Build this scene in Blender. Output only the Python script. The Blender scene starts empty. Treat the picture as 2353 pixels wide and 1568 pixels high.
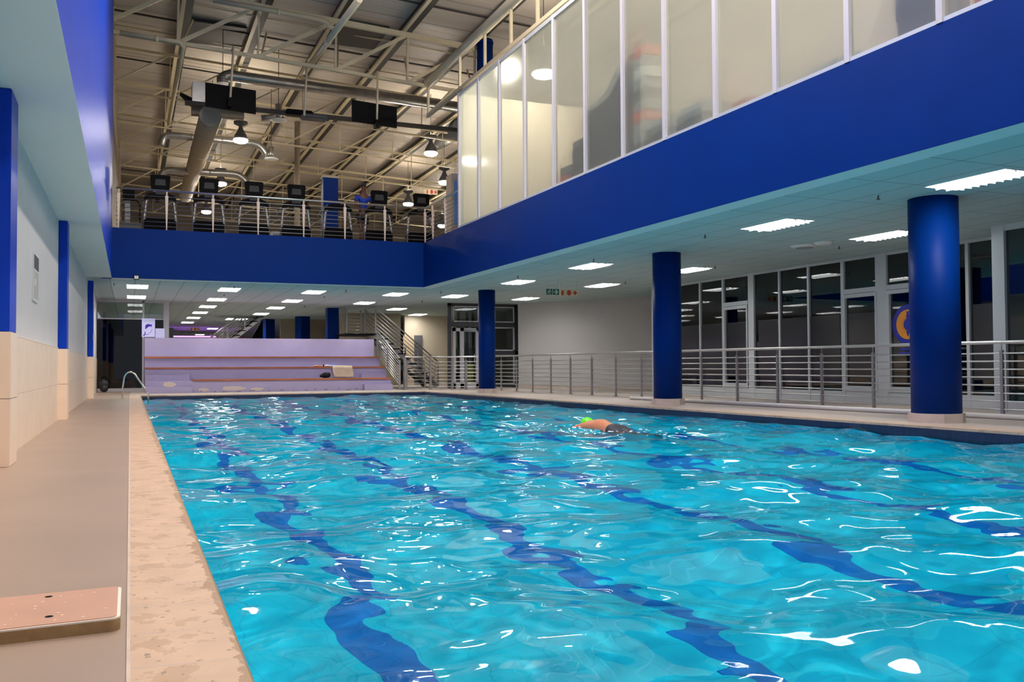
import bpy, bmesh, math, random
import numpy as np
from mathutils import Vector, Matrix
random.seed(7); np.random.seed(7)
SC = bpy.context.scene
COL = SC.collection

# ------------------------------------------------------------------ camera
F_PX = 2082.7; W_PX, H_PX = 2353, 1568
def cam_axes(a, b, c):
    ca, sa, cb, sb, cc, sc = math.cos(a), math.sin(a), math.cos(b), math.sin(b), math.cos(c), math.sin(c)
    B = Matrix(((1,0,0),(0,0,-1),(0,1,0)))
    Y = Matrix(((ca,0,-sa),(0,1,0),(sa,0,ca)))
    P = Matrix(((1,0,0),(0,cb,sb),(0,-sb,cb)))
    R = Matrix(((cc,-sc,0),(sc,cc,0),(0,0,1)))
    return R @ P @ Y @ B
AX = cam_axes(.399, .0277, -.0049)
cam = bpy.data.objects.new('camera', bpy.data.cameras.new('camera'))
COL.objects.link(cam); SC.camera = cam
m3 = Matrix((AX[0], -AX[1], -AX[2])).transposed()
CAM = Vector((0, 0, .8))
cam.matrix_world = Matrix.Translation(CAM) @ m3.to_4x4()
cam.data.sensor_width = 36; cam.data.lens = F_PX / W_PX * 36
cam.data.clip_start = .05; cam.data.clip_end = 300

# ------------------------------------------------------------------ world, exposure
world = bpy.data.worlds.new('world'); SC.world = world; world.use_nodes = True
world.node_tree.nodes['Background'].inputs[0].default_value = (.62, .66, .78, 1)
world.node_tree.nodes['Background'].inputs[1].default_value = .35
SC.view_settings.view_transform = 'Standard'; SC.view_settings.look = 'None'
SC.view_settings.gamma = 1; SC.view_settings.use_curve_mapping = False
SC.view_settings.exposure = 1.1
SC.cycles.use_denoising = True
SC.cycles.max_bounces = 7; SC.cycles.diffuse_bounces = 3; SC.cycles.glossy_bounces = 3
SC.cycles.transmission_bounces = 6; SC.cycles.transparent_max_bounces = 8
SC.cycles.sample_clamp_indirect = 4; SC.cycles.sample_clamp_direct = 0
SC.cycles.blur_glossy = .5
SC.cycles.use_adaptive_sampling = True; SC.cycles.adaptive_threshold = .035

# ------------------------------------------------------------------ helpers
def lin(r, g, b):
    f = lambda c: (c/255/12.92) if c/255 <= .04045 else ((c/255+.055)/1.055)**2.4
    return (f(r), f(g), f(b), 1)
MATS = {}
def mat(name, col, rough=.5, metal=0, noise=0, nscale=4, bump=0, bscale=30, emit=0, spec=.5, alpha=None, stretch=(1,1,1)):
    m = bpy.data.materials.new(name); m.use_nodes = True; MATS[name] = m
    nt = m.node_tree; b = nt.nodes['Principled BSDF']
    b.inputs['Base Color'].default_value = col
    b.inputs['Roughness'].default_value = rough; b.inputs['Metallic'].default_value = metal
    b.inputs['Specular IOR Level'].default_value = spec
    if emit:
        b.inputs['Emission Color'].default_value = col; b.inputs['Emission Strength'].default_value = emit
    geo = nt.nodes.new('ShaderNodeNewGeometry')
    mp = nt.nodes.new('ShaderNodeVectorMath'); mp.operation = 'MULTIPLY'; mp.inputs[1].default_value = stretch
    nt.links.new(geo.outputs['Position'], mp.inputs[0])
    if noise:
        n = nt.nodes.new('ShaderNodeTexNoise'); n.inputs['Scale'].default_value = nscale; n.inputs['Detail'].default_value = 6
        nt.links.new(mp.outputs[0], n.inputs['Vector'])
        r = nt.nodes.new('ShaderNodeMapRange'); r.inputs['From Min'].default_value = .3; r.inputs['From Max'].default_value = .7
        r.inputs['To Min'].default_value = 1-noise; r.inputs['To Max'].default_value = 1+noise
        nt.links.new(n.outputs['Fac'], r.inputs[0])
        x = nt.nodes.new('ShaderNodeVectorMath'); x.operation = 'SCALE'; x.inputs[0].default_value = col[:3]
        nt.links.new(r.outputs[0], x.inputs['Scale']); nt.links.new(x.outputs[0], b.inputs['Base Color'])
    if bump:
        n2 = nt.nodes.new('ShaderNodeTexNoise'); n2.inputs['Scale'].default_value = bscale; n2.inputs['Detail'].default_value = 4
        nt.links.new(mp.outputs[0], n2.inputs['Vector'])
        bp = nt.nodes.new('ShaderNodeBump'); bp.inputs['Strength'].default_value = bump; bp.inputs['Distance'].default_value = .01
        nt.links.new(n2.outputs['Fac'], bp.inputs['Height']); nt.links.new(bp.outputs[0], b.inputs['Normal'])
    return m
def sep_pos(nt):
    g = nt.nodes.new('ShaderNodeNewGeometry'); s = nt.nodes.new('ShaderNodeSeparateXYZ')
    nt.links.new(g.outputs['Position'], s.inputs[0]); return s
def math_n(nt, op, a, b=None, c=None):
    n = nt.nodes.new('ShaderNodeMath'); n.operation = op
    for i, v in enumerate((a, b, c)):
        if v is None: continue
        if isinstance(v, (int, float)): n.inputs[i].default_value = v
        else: nt.links.new(v, n.inputs[i])
    return n.outputs[0]
def grid_mask(nt, s, axes, periods, offs, w):
    """1 on joint lines, 0 elsewhere"""
    out = None
    for ax, p, o in zip(axes, periods, offs):
        t = math_n(nt, 'SUBTRACT', s.outputs[ax], o)
        f = math_n(nt, 'FRACT', math_n(nt, 'DIVIDE', t, p))
        d = math_n(nt, 'MULTIPLY', math_n(nt, 'MINIMUM', f, math_n(nt, 'SUBTRACT', 1, f)), p)
        l = math_n(nt, 'LESS_THAN', d, w/2)
        out = l if out is None else math_n(nt, 'MAXIMUM', out, l)
    return out
def mixcol(nt, fac, a, b):
    n = nt.nodes.new('ShaderNodeMix'); n.data_type = 'RGBA'
    nt.links.new(fac, n.inputs[0])
    for i, v in ((6, a), (7, b)):
        if isinstance(v, tuple): n.inputs[i].default_value = v
        else: nt.links.new(v, n.inputs[i])
    return n.outputs[2]
def tiled(name, col, jcol, axes, periods, offs, w, rough=.5, noise=.06, nscale=2):
    m = mat(name, col, rough, noise=noise, nscale=nscale)
    nt = m.node_tree; b = nt.nodes['Principled BSDF']
    src = b.inputs['Base Color'].links[0].from_socket
    s = sep_pos(nt); k = grid_mask(nt, s, axes, periods, offs, w)
    nt.links.new(mixcol(nt, k, src, jcol), b.inputs['Base Color'])
    return m

S = .92                                        # the upper storey was surveyed at 1/.92 of its real distance
def U(p):
    p = Vector(p); return CAM + (p - CAM) * S
class MB:
    def __init__(s, up=False):
        s.bm = bmesh.new(); s.up = up
    def box(s, a, b, rot=0, bev=0):
        x0,y0,z0 = a; x1,y1,z1 = b
        r = bmesh.ops.create_cube(s.bm, size=1)['verts']
        c = Vector(((x0+x1)/2,(y0+y1)/2,(z0+z1)/2)); d = Vector((x1-x0,y1-y0,z1-z0))
        for v in r: v.co = Vector((v.co.x*d.x, v.co.y*d.y, v.co.z*d.z))
        if rot: bmesh.ops.rotate(s.bm, verts=r, cent=(0,0,0), matrix=Matrix.Rotation(rot,3,'Z'))
        for v in r: v.co += c
        if bev:
            e = list({e for v in r for e in v.link_edges})
            bmesh.ops.bevel(s.bm, geom=e, offset=bev, segments=2, affect='EDGES')
        return s
    def tube(s, pts, r, n=8, cap=True):
        pts = [Vector(p) for p in pts]; rings = []
        rr = r if isinstance(r, (list, tuple)) else [r]*len(pts)
        prev = None
        for i, p in enumerate(pts):
            if i == 0: t = pts[1]-p
            elif i == len(pts)-1: t = p-pts[i-1]
            else: t = (pts[i+1]-p).normalized() + (p-pts[i-1]).normalized()
            t.normalize()
            if prev is None:
                up = Vector((0,0,1)) if abs(t.z) < .9 else Vector((1,0,0))
                u = t.cross(up).normalized()
            else:
                u = (prev - t*prev.dot(t)).normalized()
            prev = u; w = t.cross(u)
            k = 1.0
            if 0 < i < len(pts)-1:
                cc = abs(t.dot((pts[i+1]-p).normalized())); k = 1/max(cc, .5)
            rings.append([s.bm.verts.new(p + (u*math.cos(2*math.pi*j/n) + w*math.sin(2*math.pi*j/n))*rr[i]) for j in range(n)])
        for a, b in zip(rings, rings[1:]):
            for j in range(n):
                f = s.bm.faces.new((a[j], a[(j+1)%n], b[(j+1)%n], b[j])); f.smooth = True
        if cap:
            s.bm.faces.new(rings[0][::-1]); s.bm.faces.new(rings[-1])
        return s
    def bar(s, p, q, w, h=None, up=(0,0,1)):
        """rectangular bar from p to q"""
        p, q = Vector(p), Vector(q); t = (q-p).normalized(); upv = Vector(up)
        if abs(t.dot(upv)) > .95: upv = Vector((0,1,0))
        u = t.cross(upv).normalized(); v = u.cross(t); h = h or w
        r = [[s.bm.verts.new(c + u*a*w/2 + v*b*h/2) for a, b in ((-1,-1),(1,-1),(1,1),(-1,1))] for c in (p, q)]
        for j in range(4): s.bm.faces.new((r[0][j], r[0][(j+1)%4], r[1][(j+1)%4], r[1][j]))
        s.bm.faces.new(r[0][::-1]); s.bm.faces.new(r[1]); return s
    def prism(s, poly, d):
        """poly: 3D points in a plane, extruded by vector d"""
        a = [s.bm.verts.new(p) for p in poly]; b = [s.bm.verts.new(Vector(p)+Vector(d)) for p in poly]
        n = len(a)
        for j in range(n): s.bm.faces.new((a[j], a[(j+1)%n], b[(j+1)%n], b[j]))
        s.bm.faces.new(a[::-1]); s.bm.faces.new(b); return s
    def quad(s, *pts):
        s.bm.faces.new([s.bm.verts.new(p) for p in pts]); return s
    def cyl(s, c, r, z0, z1, n=32, r1=None):
        r1 = r if r1 is None else r1
        s.tube([(c[0],c[1],z0),(c[0],c[1],z1)], [r, r1], n); return s
    def lathe(s, c, prof, n=20):
        rings = [[s.bm.verts.new((c[0]+r*math.cos(2*math.pi*j/n), c[1]+r*math.sin(2*math.pi*j/n), c[2]+z)) for j in range(n)] for r, z in prof]
        for a, b in zip(rings, rings[1:]):
            for j in range(n):
                f = s.bm.faces.new((a[j], a[(j+1)%n], b[(j+1)%n], b[j])); f.smooth = True
        s.bm.faces.new(rings[0][::-1]); s.bm.faces.new(rings[-1]); return s
    def blob(s, c, r, seg=16, rng=10):
        k = bmesh.ops.create_uvsphere(s.bm, u_segments=seg, v_segments=rng, radius=1)['verts']
        for v in k: v.co = Vector((v.co.x*r[0]+c[0], v.co.y*r[1]+c[1], v.co.z*r[2]+c[2]))
        for f in {f for v in k for f in v.link_faces}: f.smooth = True
        return s
    def build(s, name, m, parent=None, structure=False):
        if s.up:
            for v in s.bm.verts: v.co = U(v.co)
        if parent is not None:
            o0 = Vector(parent.get('_o', (0,0,0)))
            for v in s.bm.verts: v.co -= o0
        bmesh.ops.recalc_face_normals(s.bm, faces=s.bm.faces)
        me = bpy.data.meshes.new(name); s.bm.to_mesh(me); s.bm.free()
        me.materials.append(MATS[m] if isinstance(m, str) else m)
        o = bpy.data.objects.new(name, me); COL.objects.link(o)
        if parent is not None:
            o.parent = parent; o['_o'] = parent.get('_o', (0,0,0))
        if structure: o['kind'] = 'structure'
        return o
def thing(name, label, cat, loc=(0,0,0), group=None, up=False):
    loc = U(loc) if up else Vector(loc)
    o = bpy.data.objects.new(name, None); COL.objects.link(o); o.empty_display_size = .1
    o.location = loc; o['_o'] = tuple(loc); o['label'] = label; o['category'] = cat
    if group: o['group'] = group
    return o
def tag(o, label, cat, group=None, kind=None):
    o['label'] = label; o['category'] = cat
    if group: o['group'] = group
    if kind: o['kind'] = kind
    return o
def dup(root, delta, label=None):
    r = root.copy(); COL.objects.link(r); r.location = root.location + Vector(delta)
    if label: r['label'] = label
    for ch in root.children:
        c = ch.copy(); COL.objects.link(c); c.parent = r
        for g in ch.children:
            d = g.copy(); COL.objects.link(d); d.parent = c
    return r
ORD = ['first','second','third','fourth','fifth','sixth','seventh','eighth','ninth','tenth','eleventh','twelfth','thirteenth','fourteenth','fifteenth','sixteenth']
def ray(px, py):
    return AX.transposed() @ Vector(((px-W_PX/2)/F_PX, (py-H_PX/2)/F_PX, 1))
def on(px, py, ax, val):
    d = ray(px, py); i = 'xyz'.index(ax); return CAM + d*((val-CAM[i])/d[i])
def text_mesh(name, txt, size, origin, xdir, ydir, m, parent, thick=.002):
    cu = bpy.data.curves.new('lettering', 'FONT'); cu.body = txt; cu.size = size; cu.align_x = 'CENTER'; cu.extrude = thick
    o = bpy.data.objects.new('lettering', cu); COL.objects.link(o)
    dg = bpy.context.evaluated_depsgraph_get(); me = bpy.data.meshes.new_from_object(o.evaluated_get(dg))
    bpy.data.objects.remove(o)
    X = Vector(xdir).normalized(); Y = Vector(ydir).normalized(); Z = X.cross(Y); O = Vector(origin)
    o0 = Vector(parent.get('_o', (0,0,0))) if parent else Vector()
    for v in me.vertices: v.co = O + X*v.co.x + Y*v.co.y + Z*v.co.z - o0
    me.materials.clear(); me.materials.append(MATS[m]); r = bpy.data.objects.new(name, me); COL.objects.link(r)
    if parent: r.parent = parent
    return r

# ------------------------------------------------------------------ materials
BLUE = (.0, .025, .18, 1)
mat('blue_paint', BLUE, .45, spec=.08, noise=.05, nscale=1.5, bump=.05, bscale=8)
mat('blue_gloss', (.0, .045, .50, 1), .38, spec=.2, noise=.04, nscale=1.5)
mat('white_wall', (.66, .63, .64, 1), .6, noise=.03, nscale=1)
mat('soffit_white', (.74, .78, .76, 1), .7, noise=.02, nscale=1)
mat('purple_lit_white', (.38, .33, .52, 1), .55, noise=.04, nscale=2)  # white bleacher paint with the purple cast of the light in its colour
mat('beige_wall', (.62, .53, .40, 1), .6, noise=.04, nscale=1)
mat('olive_wall', (.40, .35, .25, 1), .6, noise=.04, nscale=1)
mat('grey_wall', (.50, .48, .46, 1), .6, noise=.04, nscale=1)
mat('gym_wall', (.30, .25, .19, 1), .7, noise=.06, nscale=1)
tiled('ceiling_tile', (.44, .56, .56, 1), (.18, .24, .25, 1), (0,1), (.61,1.22), (.12,.1), .018, .8, .03, .8)  # teal light bounced off the pool is mixed into the tile colour
tiled('wall_tile', (.82, .66, .52, 1), (.55, .44, .36, 1), (1,2), (.6,.56), (.15,-.01), .006, .45, .05, 3)
tiled('pillar_tile', (.86, .68, .54, 1), (.30, .24, .20, 1), (2,), (.56,), (-.005,), .008, .45, .04, 3)
mat('base_tile', (.55, .45, .38, 1), .45, noise=.1, nscale=6)
mat('steel', (.72, .71, .70, 1), .32, metal=.9)
mat('steel_dull', (.40, .38, .38, 1), .42, metal=.85)
mat('chrome', (.8, .8, .8, 1), .12, metal=1)
mat('alu', (.55, .58, .60, 1), .35, metal=.3)
mat('white_alu', (.52, .50, .54, 1), .4)
mat('dark_frame', (.05, .05, .06, 1), .4)
mat('black', (.004, .004, .005, 1), .55, spec=.06)
mat('black_soft', (.02, .02, .024, 1), .6, noise=.2, nscale=8)
mat('charcoal', (.07, .075, .08, 1), .5)
mat('wood_plank', (.40, .13, .05, 1), .45, noise=.35, nscale=3, stretch=(.4,6,6))
mat('post_cream', (.78, .62, .50, 1), .45)
mat('cream_steel', (.55, .47, .30, 1), .5, noise=.05, nscale=2)
mat('dark_steel', (.03, .026, .022, 1), .6)
mat('galv', (.34, .33, .31, 1), .35, metal=.85, noise=.15, nscale=4)
mat('duct_cloth', (.36, .30, .22, 1), .6, metal=.2, noise=.08, nscale=3)
mat('foil', (.55, .55, .55, 1), .3, metal=.8, bump=.5, bscale=8)
mat('white_pipe_mat', (.82, .76, .68, 1), .4)
mat('towel', (.66, .52, .36, 1), .9, noise=.12, nscale=6)
mat('peach_cloth', (.62, .25, .16, 1), .8)
mat('white_cloth', (.72, .74, .86, 1), .8)
mat('blue_cloth', (.15, .35, .85, 1), .8)
mat('navy_bag', (.006, .008, .016, 1), .6, spec=.15, bump=.4, bscale=12)
mat('skin', (.52, .20, .10, 1), .45)
mat('skin_dark', (.16, .06, .035, 1), .5)
mat('cap_green', (.12, .75, .02, 1), .35)
mat('shorts_dark', (.02, .022, .035, 1), .6, noise=.3, nscale=40)
mat('shirt_blue', (.01, .05, .45, 1), .7)
mat('sign_cream', (.70, .62, .40, 1), .5)
mat('sign_red', (.60, .05, .03, 1), .5)
mat('sign_green', (.005, .10, .08, 1), .5)
mat('sign_mint', (.45, .62, .50, 1), .5)
mat('sign_lilac', (.60, .60, .95, 1), .4)
mat('sign_indigo', (.03, .0, .35, 1), .5)
mat('logo_orange', (.85, .32, .02, 1), .5)
mat('logo_blue', (.02, .03, .35, 1), .5)
mat('logo_ray', (.30, .14, .03, 1), .5)
mat('yellow_plastic', (.65, .65, .08, 1), .5)
mat('red_plastic', (.50, .08, .04, 1), .5)
mat('grey_plastic', (.30, .32, .33, 1), .6)
mat('step_red', (.75, .12, .06, 1), .6)
mat('silver_plastic', (.34, .34, .33, 1), .35, metal=.5)
mat('white_plastic', (.75, .75, .72, 1), .4)
mat('lamp_white', (1, .97, .92, 1), .5, emit=14)
mat('highbay_glow', (1, .94, .85, 1), .5, emit=95)
mat('highbay_pool', (1, .90, .80, 1), .5, emit=45)
mat('added_uplight', (1, .86, .66, 1), .5, emit=42)  # glow for the upward caps added to brighten the roof
mat('purple_glow', (.55, .12, 1, 1), .5, emit=3)
mat('film_matte', (.10,.10,.115,1), .8, spec=.2)
mat('film_grey', (.10, .10, .11, 1), .75)
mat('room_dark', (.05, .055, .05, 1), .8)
mat('carpet_dark', (.42, .36, .31, 1), .9)

# deck tiles: warm grey screed with faint dirt
mat('deck', (.32, .235, .185, 1), .42, noise=.06, nscale=1.2, bump=.06, bscale=14)
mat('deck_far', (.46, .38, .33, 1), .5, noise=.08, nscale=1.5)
# coping slabs: sandstone with stains, joints every .32 m
m = mat('coping', (.54, .37, .26, 1), .48, noise=.10, nscale=5, bump=.25, bscale=9)
nt = m.node_tree; b = nt.nodes['Principled BSDF']; src = b.inputs['Base Color'].links[0].from_socket
g = nt.nodes.new('ShaderNodeNewGeometry')
n = nt.nodes.new('ShaderNodeTexNoise'); n.inputs['Scale'].default_value = 5.5; n.inputs['Detail'].default_value = 9; n.inputs['Roughness'].default_value = .62
nt.links.new(g.outputs['Position'], n.inputs['Vector'])
st = math_n(nt, 'GREATER_THAN', n.outputs['Fac'], .56)
s = nt.nodes.new('ShaderNodeSeparateXYZ'); nt.links.new(g.outputs['Position'], s.inputs[0])
edge = math_n(nt, 'MULTIPLY', math_n(nt, 'GREATER_THAN', math_n(nt, 'ADD', s.outputs[0], math_n(nt, 'MULTIPLY', math_n(nt, 'SUBTRACT', n.outputs['Fac'], .5), .22)), .262), math_n(nt, 'LESS_THAN', s.outputs[0], 1.))
wet = math_n(nt, 'MAXIMUM', math_n(nt, 'MULTIPLY', st, .45), edge)
c1 = mixcol(nt, wet, src, (.34, .21, .12, 1))
n3 = nt.nodes.new('ShaderNodeTexNoise'); n3.inputs['Scale'].default_value = 28; n3.inputs['Detail'].default_value = 5
nt.links.new(g.outputs['Position'], n3.inputs['Vector'])
sp = math_n(nt, 'MULTIPLY', math_n(nt, 'GREATER_THAN', n3.outputs['Fac'], .66), .7)
c2 = mixcol(nt, sp, c1, (.18, .14, .11, 1))
wv = math_n(nt, 'ADD', s.outputs[1], math_n(nt, 'MULTIPLY', n.outputs['Fac'], .03))
fr = math_n(nt, 'FRACT', math_n(nt, 'DIVIDE', math_n(nt, 'ADD', wv, math_n(nt, 'MULTIPLY', s.outputs[0], .10)), .33))
jl = math_n(nt, 'LESS_THAN', math_n(nt, 'MINIMUM', fr, math_n(nt, 'SUBTRACT', 1, fr)), .011)
c3 = mixcol(nt, math_n(nt, 'MULTIPLY', jl, .75), c2, (.42, .33, .30, 1))
nt.links.new(c3, b.inputs['Base Color'])
# pool mosaic
tiled('pool_floor_tile', (.0, .72, .92, 1), (.0, .60, .82, 1), (0,1), (.3,.3), (0,0), .008, .5, .03, 2)
mat('lane_tile', (.0, .20, .66, 1), .5)
tiled('pool_band', (.006, .016, .06, 1), (.02, .035, .09, 1), (0,1), (.1,.1), (0,0), .006, .6, .2, 8)
# corrugated roof
m = mat('roof_sheet', (.52, .465, .40, 1), .55, noise=.06, nscale=.6)
nt = m.node_tree; b = nt.nodes['Principled BSDF']; src = b.inputs['Base Color'].links[0].from_socket
s = sep_pos(nt); fr = math_n(nt, 'FRACT', math_n(nt, 'DIVIDE', s.outputs[1], .46))
tri = math_n(nt, 'MINIMUM', math_n(nt, 'MINIMUM', fr, math_n(nt, 'SUBTRACT', 1, fr)), .18)
bp = nt.nodes.new('ShaderNodeBump'); bp.inputs['Distance'].default_value = .07; bp.inputs['Strength'].default_value = .7
nt.links.new(tri, bp.inputs['Height']); nt.links.new(bp.outputs[0], b.inputs['Normal'])
sl = math_n(nt, 'LESS_THAN', math_n(nt, 'FRACT', math_n(nt, 'DIVIDE', s.outputs[1], 1.84)), .03)
nt.links.new(mixcol(nt, math_n(nt, 'MULTIPLY', sl, .6), src, (.16,.12,.09,1)), b.inputs['Base Color'])

def glass_mat(name, tint, gloss=.08, rough=.02):
    m = bpy.data.materials.new(name); m.use_nodes = True; MATS[name] = m; nt = m.node_tree
    nt.nodes.remove(nt.nodes['Principled BSDF']); out = nt.nodes['Material Output']
    t = nt.nodes.new('ShaderNodeBsdfTransparent'); t.inputs[0].default_value = tint
    g = nt.nodes.new('ShaderNodeBsdfGlossy'); g.inputs['Roughness'].default_value = rough
    fz = nt.nodes.new('ShaderNodeFresnel'); fz.inputs[0].default_value = 1.5
    mx = nt.nodes.new('ShaderNodeMixShader')
    nt.links.new(math_n(nt, 'ADD', fz.outputs[0], gloss), mx.inputs[0]); nt.links.new(t.outputs[0], mx.inputs[1]); nt.links.new(g.outputs[0], mx.inputs[2])
    nt.links.new(mx.outputs[0], out.inputs[0]); return m
glass_mat('clear_glass', (.80, .86, .84, 1), .05)
glass_mat('dark_glass', (.10, .10, .12, 1), .0)
glass_mat('shop_glass', (.40, .44, .43, 1), .05)
def frosted(name, col, ktr, krefr):
    m = bpy.data.materials.new(name); m.use_nodes = True; MATS[name] = m; nt = m.node_tree
    nt.nodes.remove(nt.nodes['Principled BSDF']); out = nt.nodes['Material Output']
    d = nt.nodes.new('ShaderNodeBsdfTranslucent'); d.inputs[0].default_value = col
    df = nt.nodes.new('ShaderNodeBsdfDiffuse'); df.inputs[0].default_value = col
    r = nt.nodes.new('ShaderNodeBsdfRefraction'); r.inputs['Roughness'].default_value = .45; r.inputs['IOR'].default_value = 1.25; r.inputs[0].default_value = (.95,.95,.9,1)
    t = nt.nodes.new('ShaderNodeBsdfTransparent'); t.inputs[0].default_value = (.9,.92,.88,1)
    a = nt.nodes.new('ShaderNodeMixShader'); a.inputs[0].default_value = .25
    nt.links.new(d.outputs[0], a.inputs[1]); nt.links.new(df.outputs[0], a.inputs[2])
    b = nt.nodes.new('ShaderNodeMixShader'); b.inputs[0].default_value = krefr
    nt.links.new(a.outputs[0], b.inputs[1]); nt.links.new(r.outputs[0], b.inputs[2])
    c = nt.nodes.new('ShaderNodeMixShader'); c.inputs[0].default_value = ktr
    nt.links.new(b.outputs[0], c.inputs[1]); nt.links.new(t.outputs[0], c.inputs[2])
    gl = nt.nodes.new('ShaderNodeBsdfGlossy'); gl.inputs['Roughness'].default_value = .1
    e = nt.nodes.new('ShaderNodeMixShader'); e.inputs[0].default_value = .05
    nt.links.new(c.outputs[0], e.inputs[1]); nt.links.new(gl.outputs[0], e.inputs[2])
    nt.links.new(e.outputs[0], out.inputs[0]); return m
frosted('frosted_glass', (.68, .70, .63, 1), .50, .25)
frosted('film_dark', (.19, .19, .21, 1), .30, .05)
# water: fresnel reflection over refraction, with a share of straight light so the basin is lit
m = bpy.data.materials.new('water'); m.use_nodes = True; MATS['water'] = m; nt = m.node_tree
nt.nodes.remove(nt.nodes['Principled BSDF']); out = nt.nodes['Material Output']
gl = nt.nodes.new('ShaderNodeBsdfGlossy'); gl.inputs['Roughness'].default_value = .03
rf = nt.nodes.new('ShaderNodeBsdfRefraction'); rf.inputs['IOR'].default_value = 1.33; rf.inputs['Roughness'].default_value = 0; rf.inputs[0].default_value = (.60,.96,1,1)
tr = nt.nodes.new('ShaderNodeBsdfTransparent'); tr.inputs[0].default_value = (.60,.97,1,1)
m1 = nt.nodes.new('ShaderNodeMixShader'); m1.inputs[0].default_value = .0
nt.links.new(rf.outputs[0], m1.inputs[1]); nt.links.new(tr.outputs[0], m1.inputs[2])
fz = nt.nodes.new('ShaderNodeFresnel'); fz.inputs[0].default_value = 1.33
m2 = nt.nodes.new('ShaderNodeMixShader'); nt.links.new(fz.outputs[0], m2.inputs[0])
nt.links.new(m1.outputs[0], m2.inputs[1]); nt.links.new(gl.outputs[0], m2.inputs[2]); nt.links.new(m2.outputs[0], out.inputs[0])

# ------------------------------------------------------------------ levels
ZC = 3.1                                        # underside of the suspended ceiling
VX0, VX1, VY = -.44, 7.83, 25.15                # opening in the ceiling over the pool
PX0, PY1 = .305, 28.2                           # pool edges
def pxr(y): return 8.80 + (28.2-y)*.033          # right pool edge (the basin widens slightly)
PY0 = -3.0

# ================================================================== STRUCTURE
# decks
MB().box((-1.6,-4,-.3),(PX0-.30,50,0)).build('floor', 'deck', structure=True)
fl = MB(); fl.prism([(PX0-.30,PY1+.3,-.3),(pxr(28.2)+.3,PY1+.3,-.3),(pxr(28.2)+.3,50,-.3),(PX0-.30,50,-.3)], (0,0,.3)); fl.build('floor', 'deck_far', structure=True)
fl = MB(); fl.prism([(pxr(PY0)+.3,-4,-.3),(22,-4,-.3),(22,70,-.3),(pxr(28.2)+.3,70,-.3),(pxr(28.2)+.3,28.2,-.3)], (0,0,.3)); fl.build('floor', 'deck_far', structure=True)
MB().box((-1.6,50,-.3),(9.1,70,0)).build('floor', 'deck_far', structure=True)
# coping, bull-nosed
cp = MB()
def nose(axis_pts, inward):
    pass
prof = [(-.30,-.3),(-.30,.004),(-.03,.004),(-.012,-.002),(0,-.02),(.004,-.045),(-.02,-.05),(-.02,-.3)]
ring = lambda y: [(PX0+a, y, z) for a, z in prof]
pa, pb = ring(-4), ring(PY1+.0)
va = [cp.bm.verts.new(p) for p in pa]; vb = [cp.bm.verts.new(p) for p in pb]
for j in range(len(va)): cp.bm.faces.new((va[j], va[(j+1)%len(va)], vb[(j+1)%len(va)], vb[j]))
cp.box((PX0-.3, PY1, -.3), (pxr(28.2)+.3, PY1+.3, .003))
cp.prism([(pxr(28.2),PY1,-.3),(pxr(28.2)+.3,PY1,-.3),(pxr(PY0)+.3,PY0,-.3),(pxr(PY0),PY0,-.3)], (0,0,.303))
cp.build('pool_coping', 'coping', structure=True)
# dark joint between deck and coping
MB().box((PX0-.309,-4,-.02),(PX0-.299,PY1+.3,.0045)).build('trim_1', 'base_tile', structure=True)
# basin
ZW, ZB = -.12, -1.25
pb_ = MB(); R0, R1 = pxr(PY1), pxr(PY0)
pb_.quad((PX0,PY0,ZB),(R1,PY0,ZB),(R0,PY1,ZB),(PX0,PY1,ZB))
pb_.build('pool_basin', 'pool_floor_tile', structure=True)
pw = MB()
pw.quad((PX0-.02,PY0,ZB),(PX0-.02,PY1+.02,ZB),(PX0-.02,PY1+.02,-.32),(PX0-.02,PY0,-.32)).quad((PX0-.02,PY1+.02,ZB),(R0+.02,PY1+.02,ZB),(R0+.02,PY1+.02,-.32),(PX0-.02,PY1+.02,-.32)).quad((R0+.02,PY1+.02,ZB),(R1+.02,PY0,ZB),(R1+.02,PY0,-.32),(R0+.02,PY1+.02,-.32)).quad((PX0-.02,PY0,ZB),(R1+.02,PY0,ZB),(R1+.02,PY0,-.06),(PX0-.02,PY0,-.06))
pw.build('pool_basin_sides', 'pool_floor_tile', structure=True)
pw = MB()
pw.quad((PX0-.019,PY0,-.32),(PX0-.019,PY1+.019,-.32),(PX0-.019,PY1+.019,-.04),(PX0-.019,PY0,-.04))
pw.box((PX0,PY1-.004,-.32),(R0,PY1+.03,-.028)).prism([(R0-.004,PY1,-.32),(R1-.004,PY0,-.32),(R1+.03,PY0,-.32),(R0+.03,PY1,-.32)], (0,0,.292))
pw.build('trim_2', 'pool_band', structure=True)
ln = MB()
for x in (1.08, 2.42, 3.95, 5.65, 7.4):
    ln.box((x-.10, PY0+.5, ZB), (x+.10, PY1-1.6, ZB+.004)); ln.box((x-.45, PY1-1.6, ZB), (x+.45, PY1-1.38, ZB+.004))
    ln.box((x-.45, 8.6, ZB), (x+.45, 8.82, ZB+.0045))
ln.build('lane_markings', 'lane_tile', structure=True)

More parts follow.
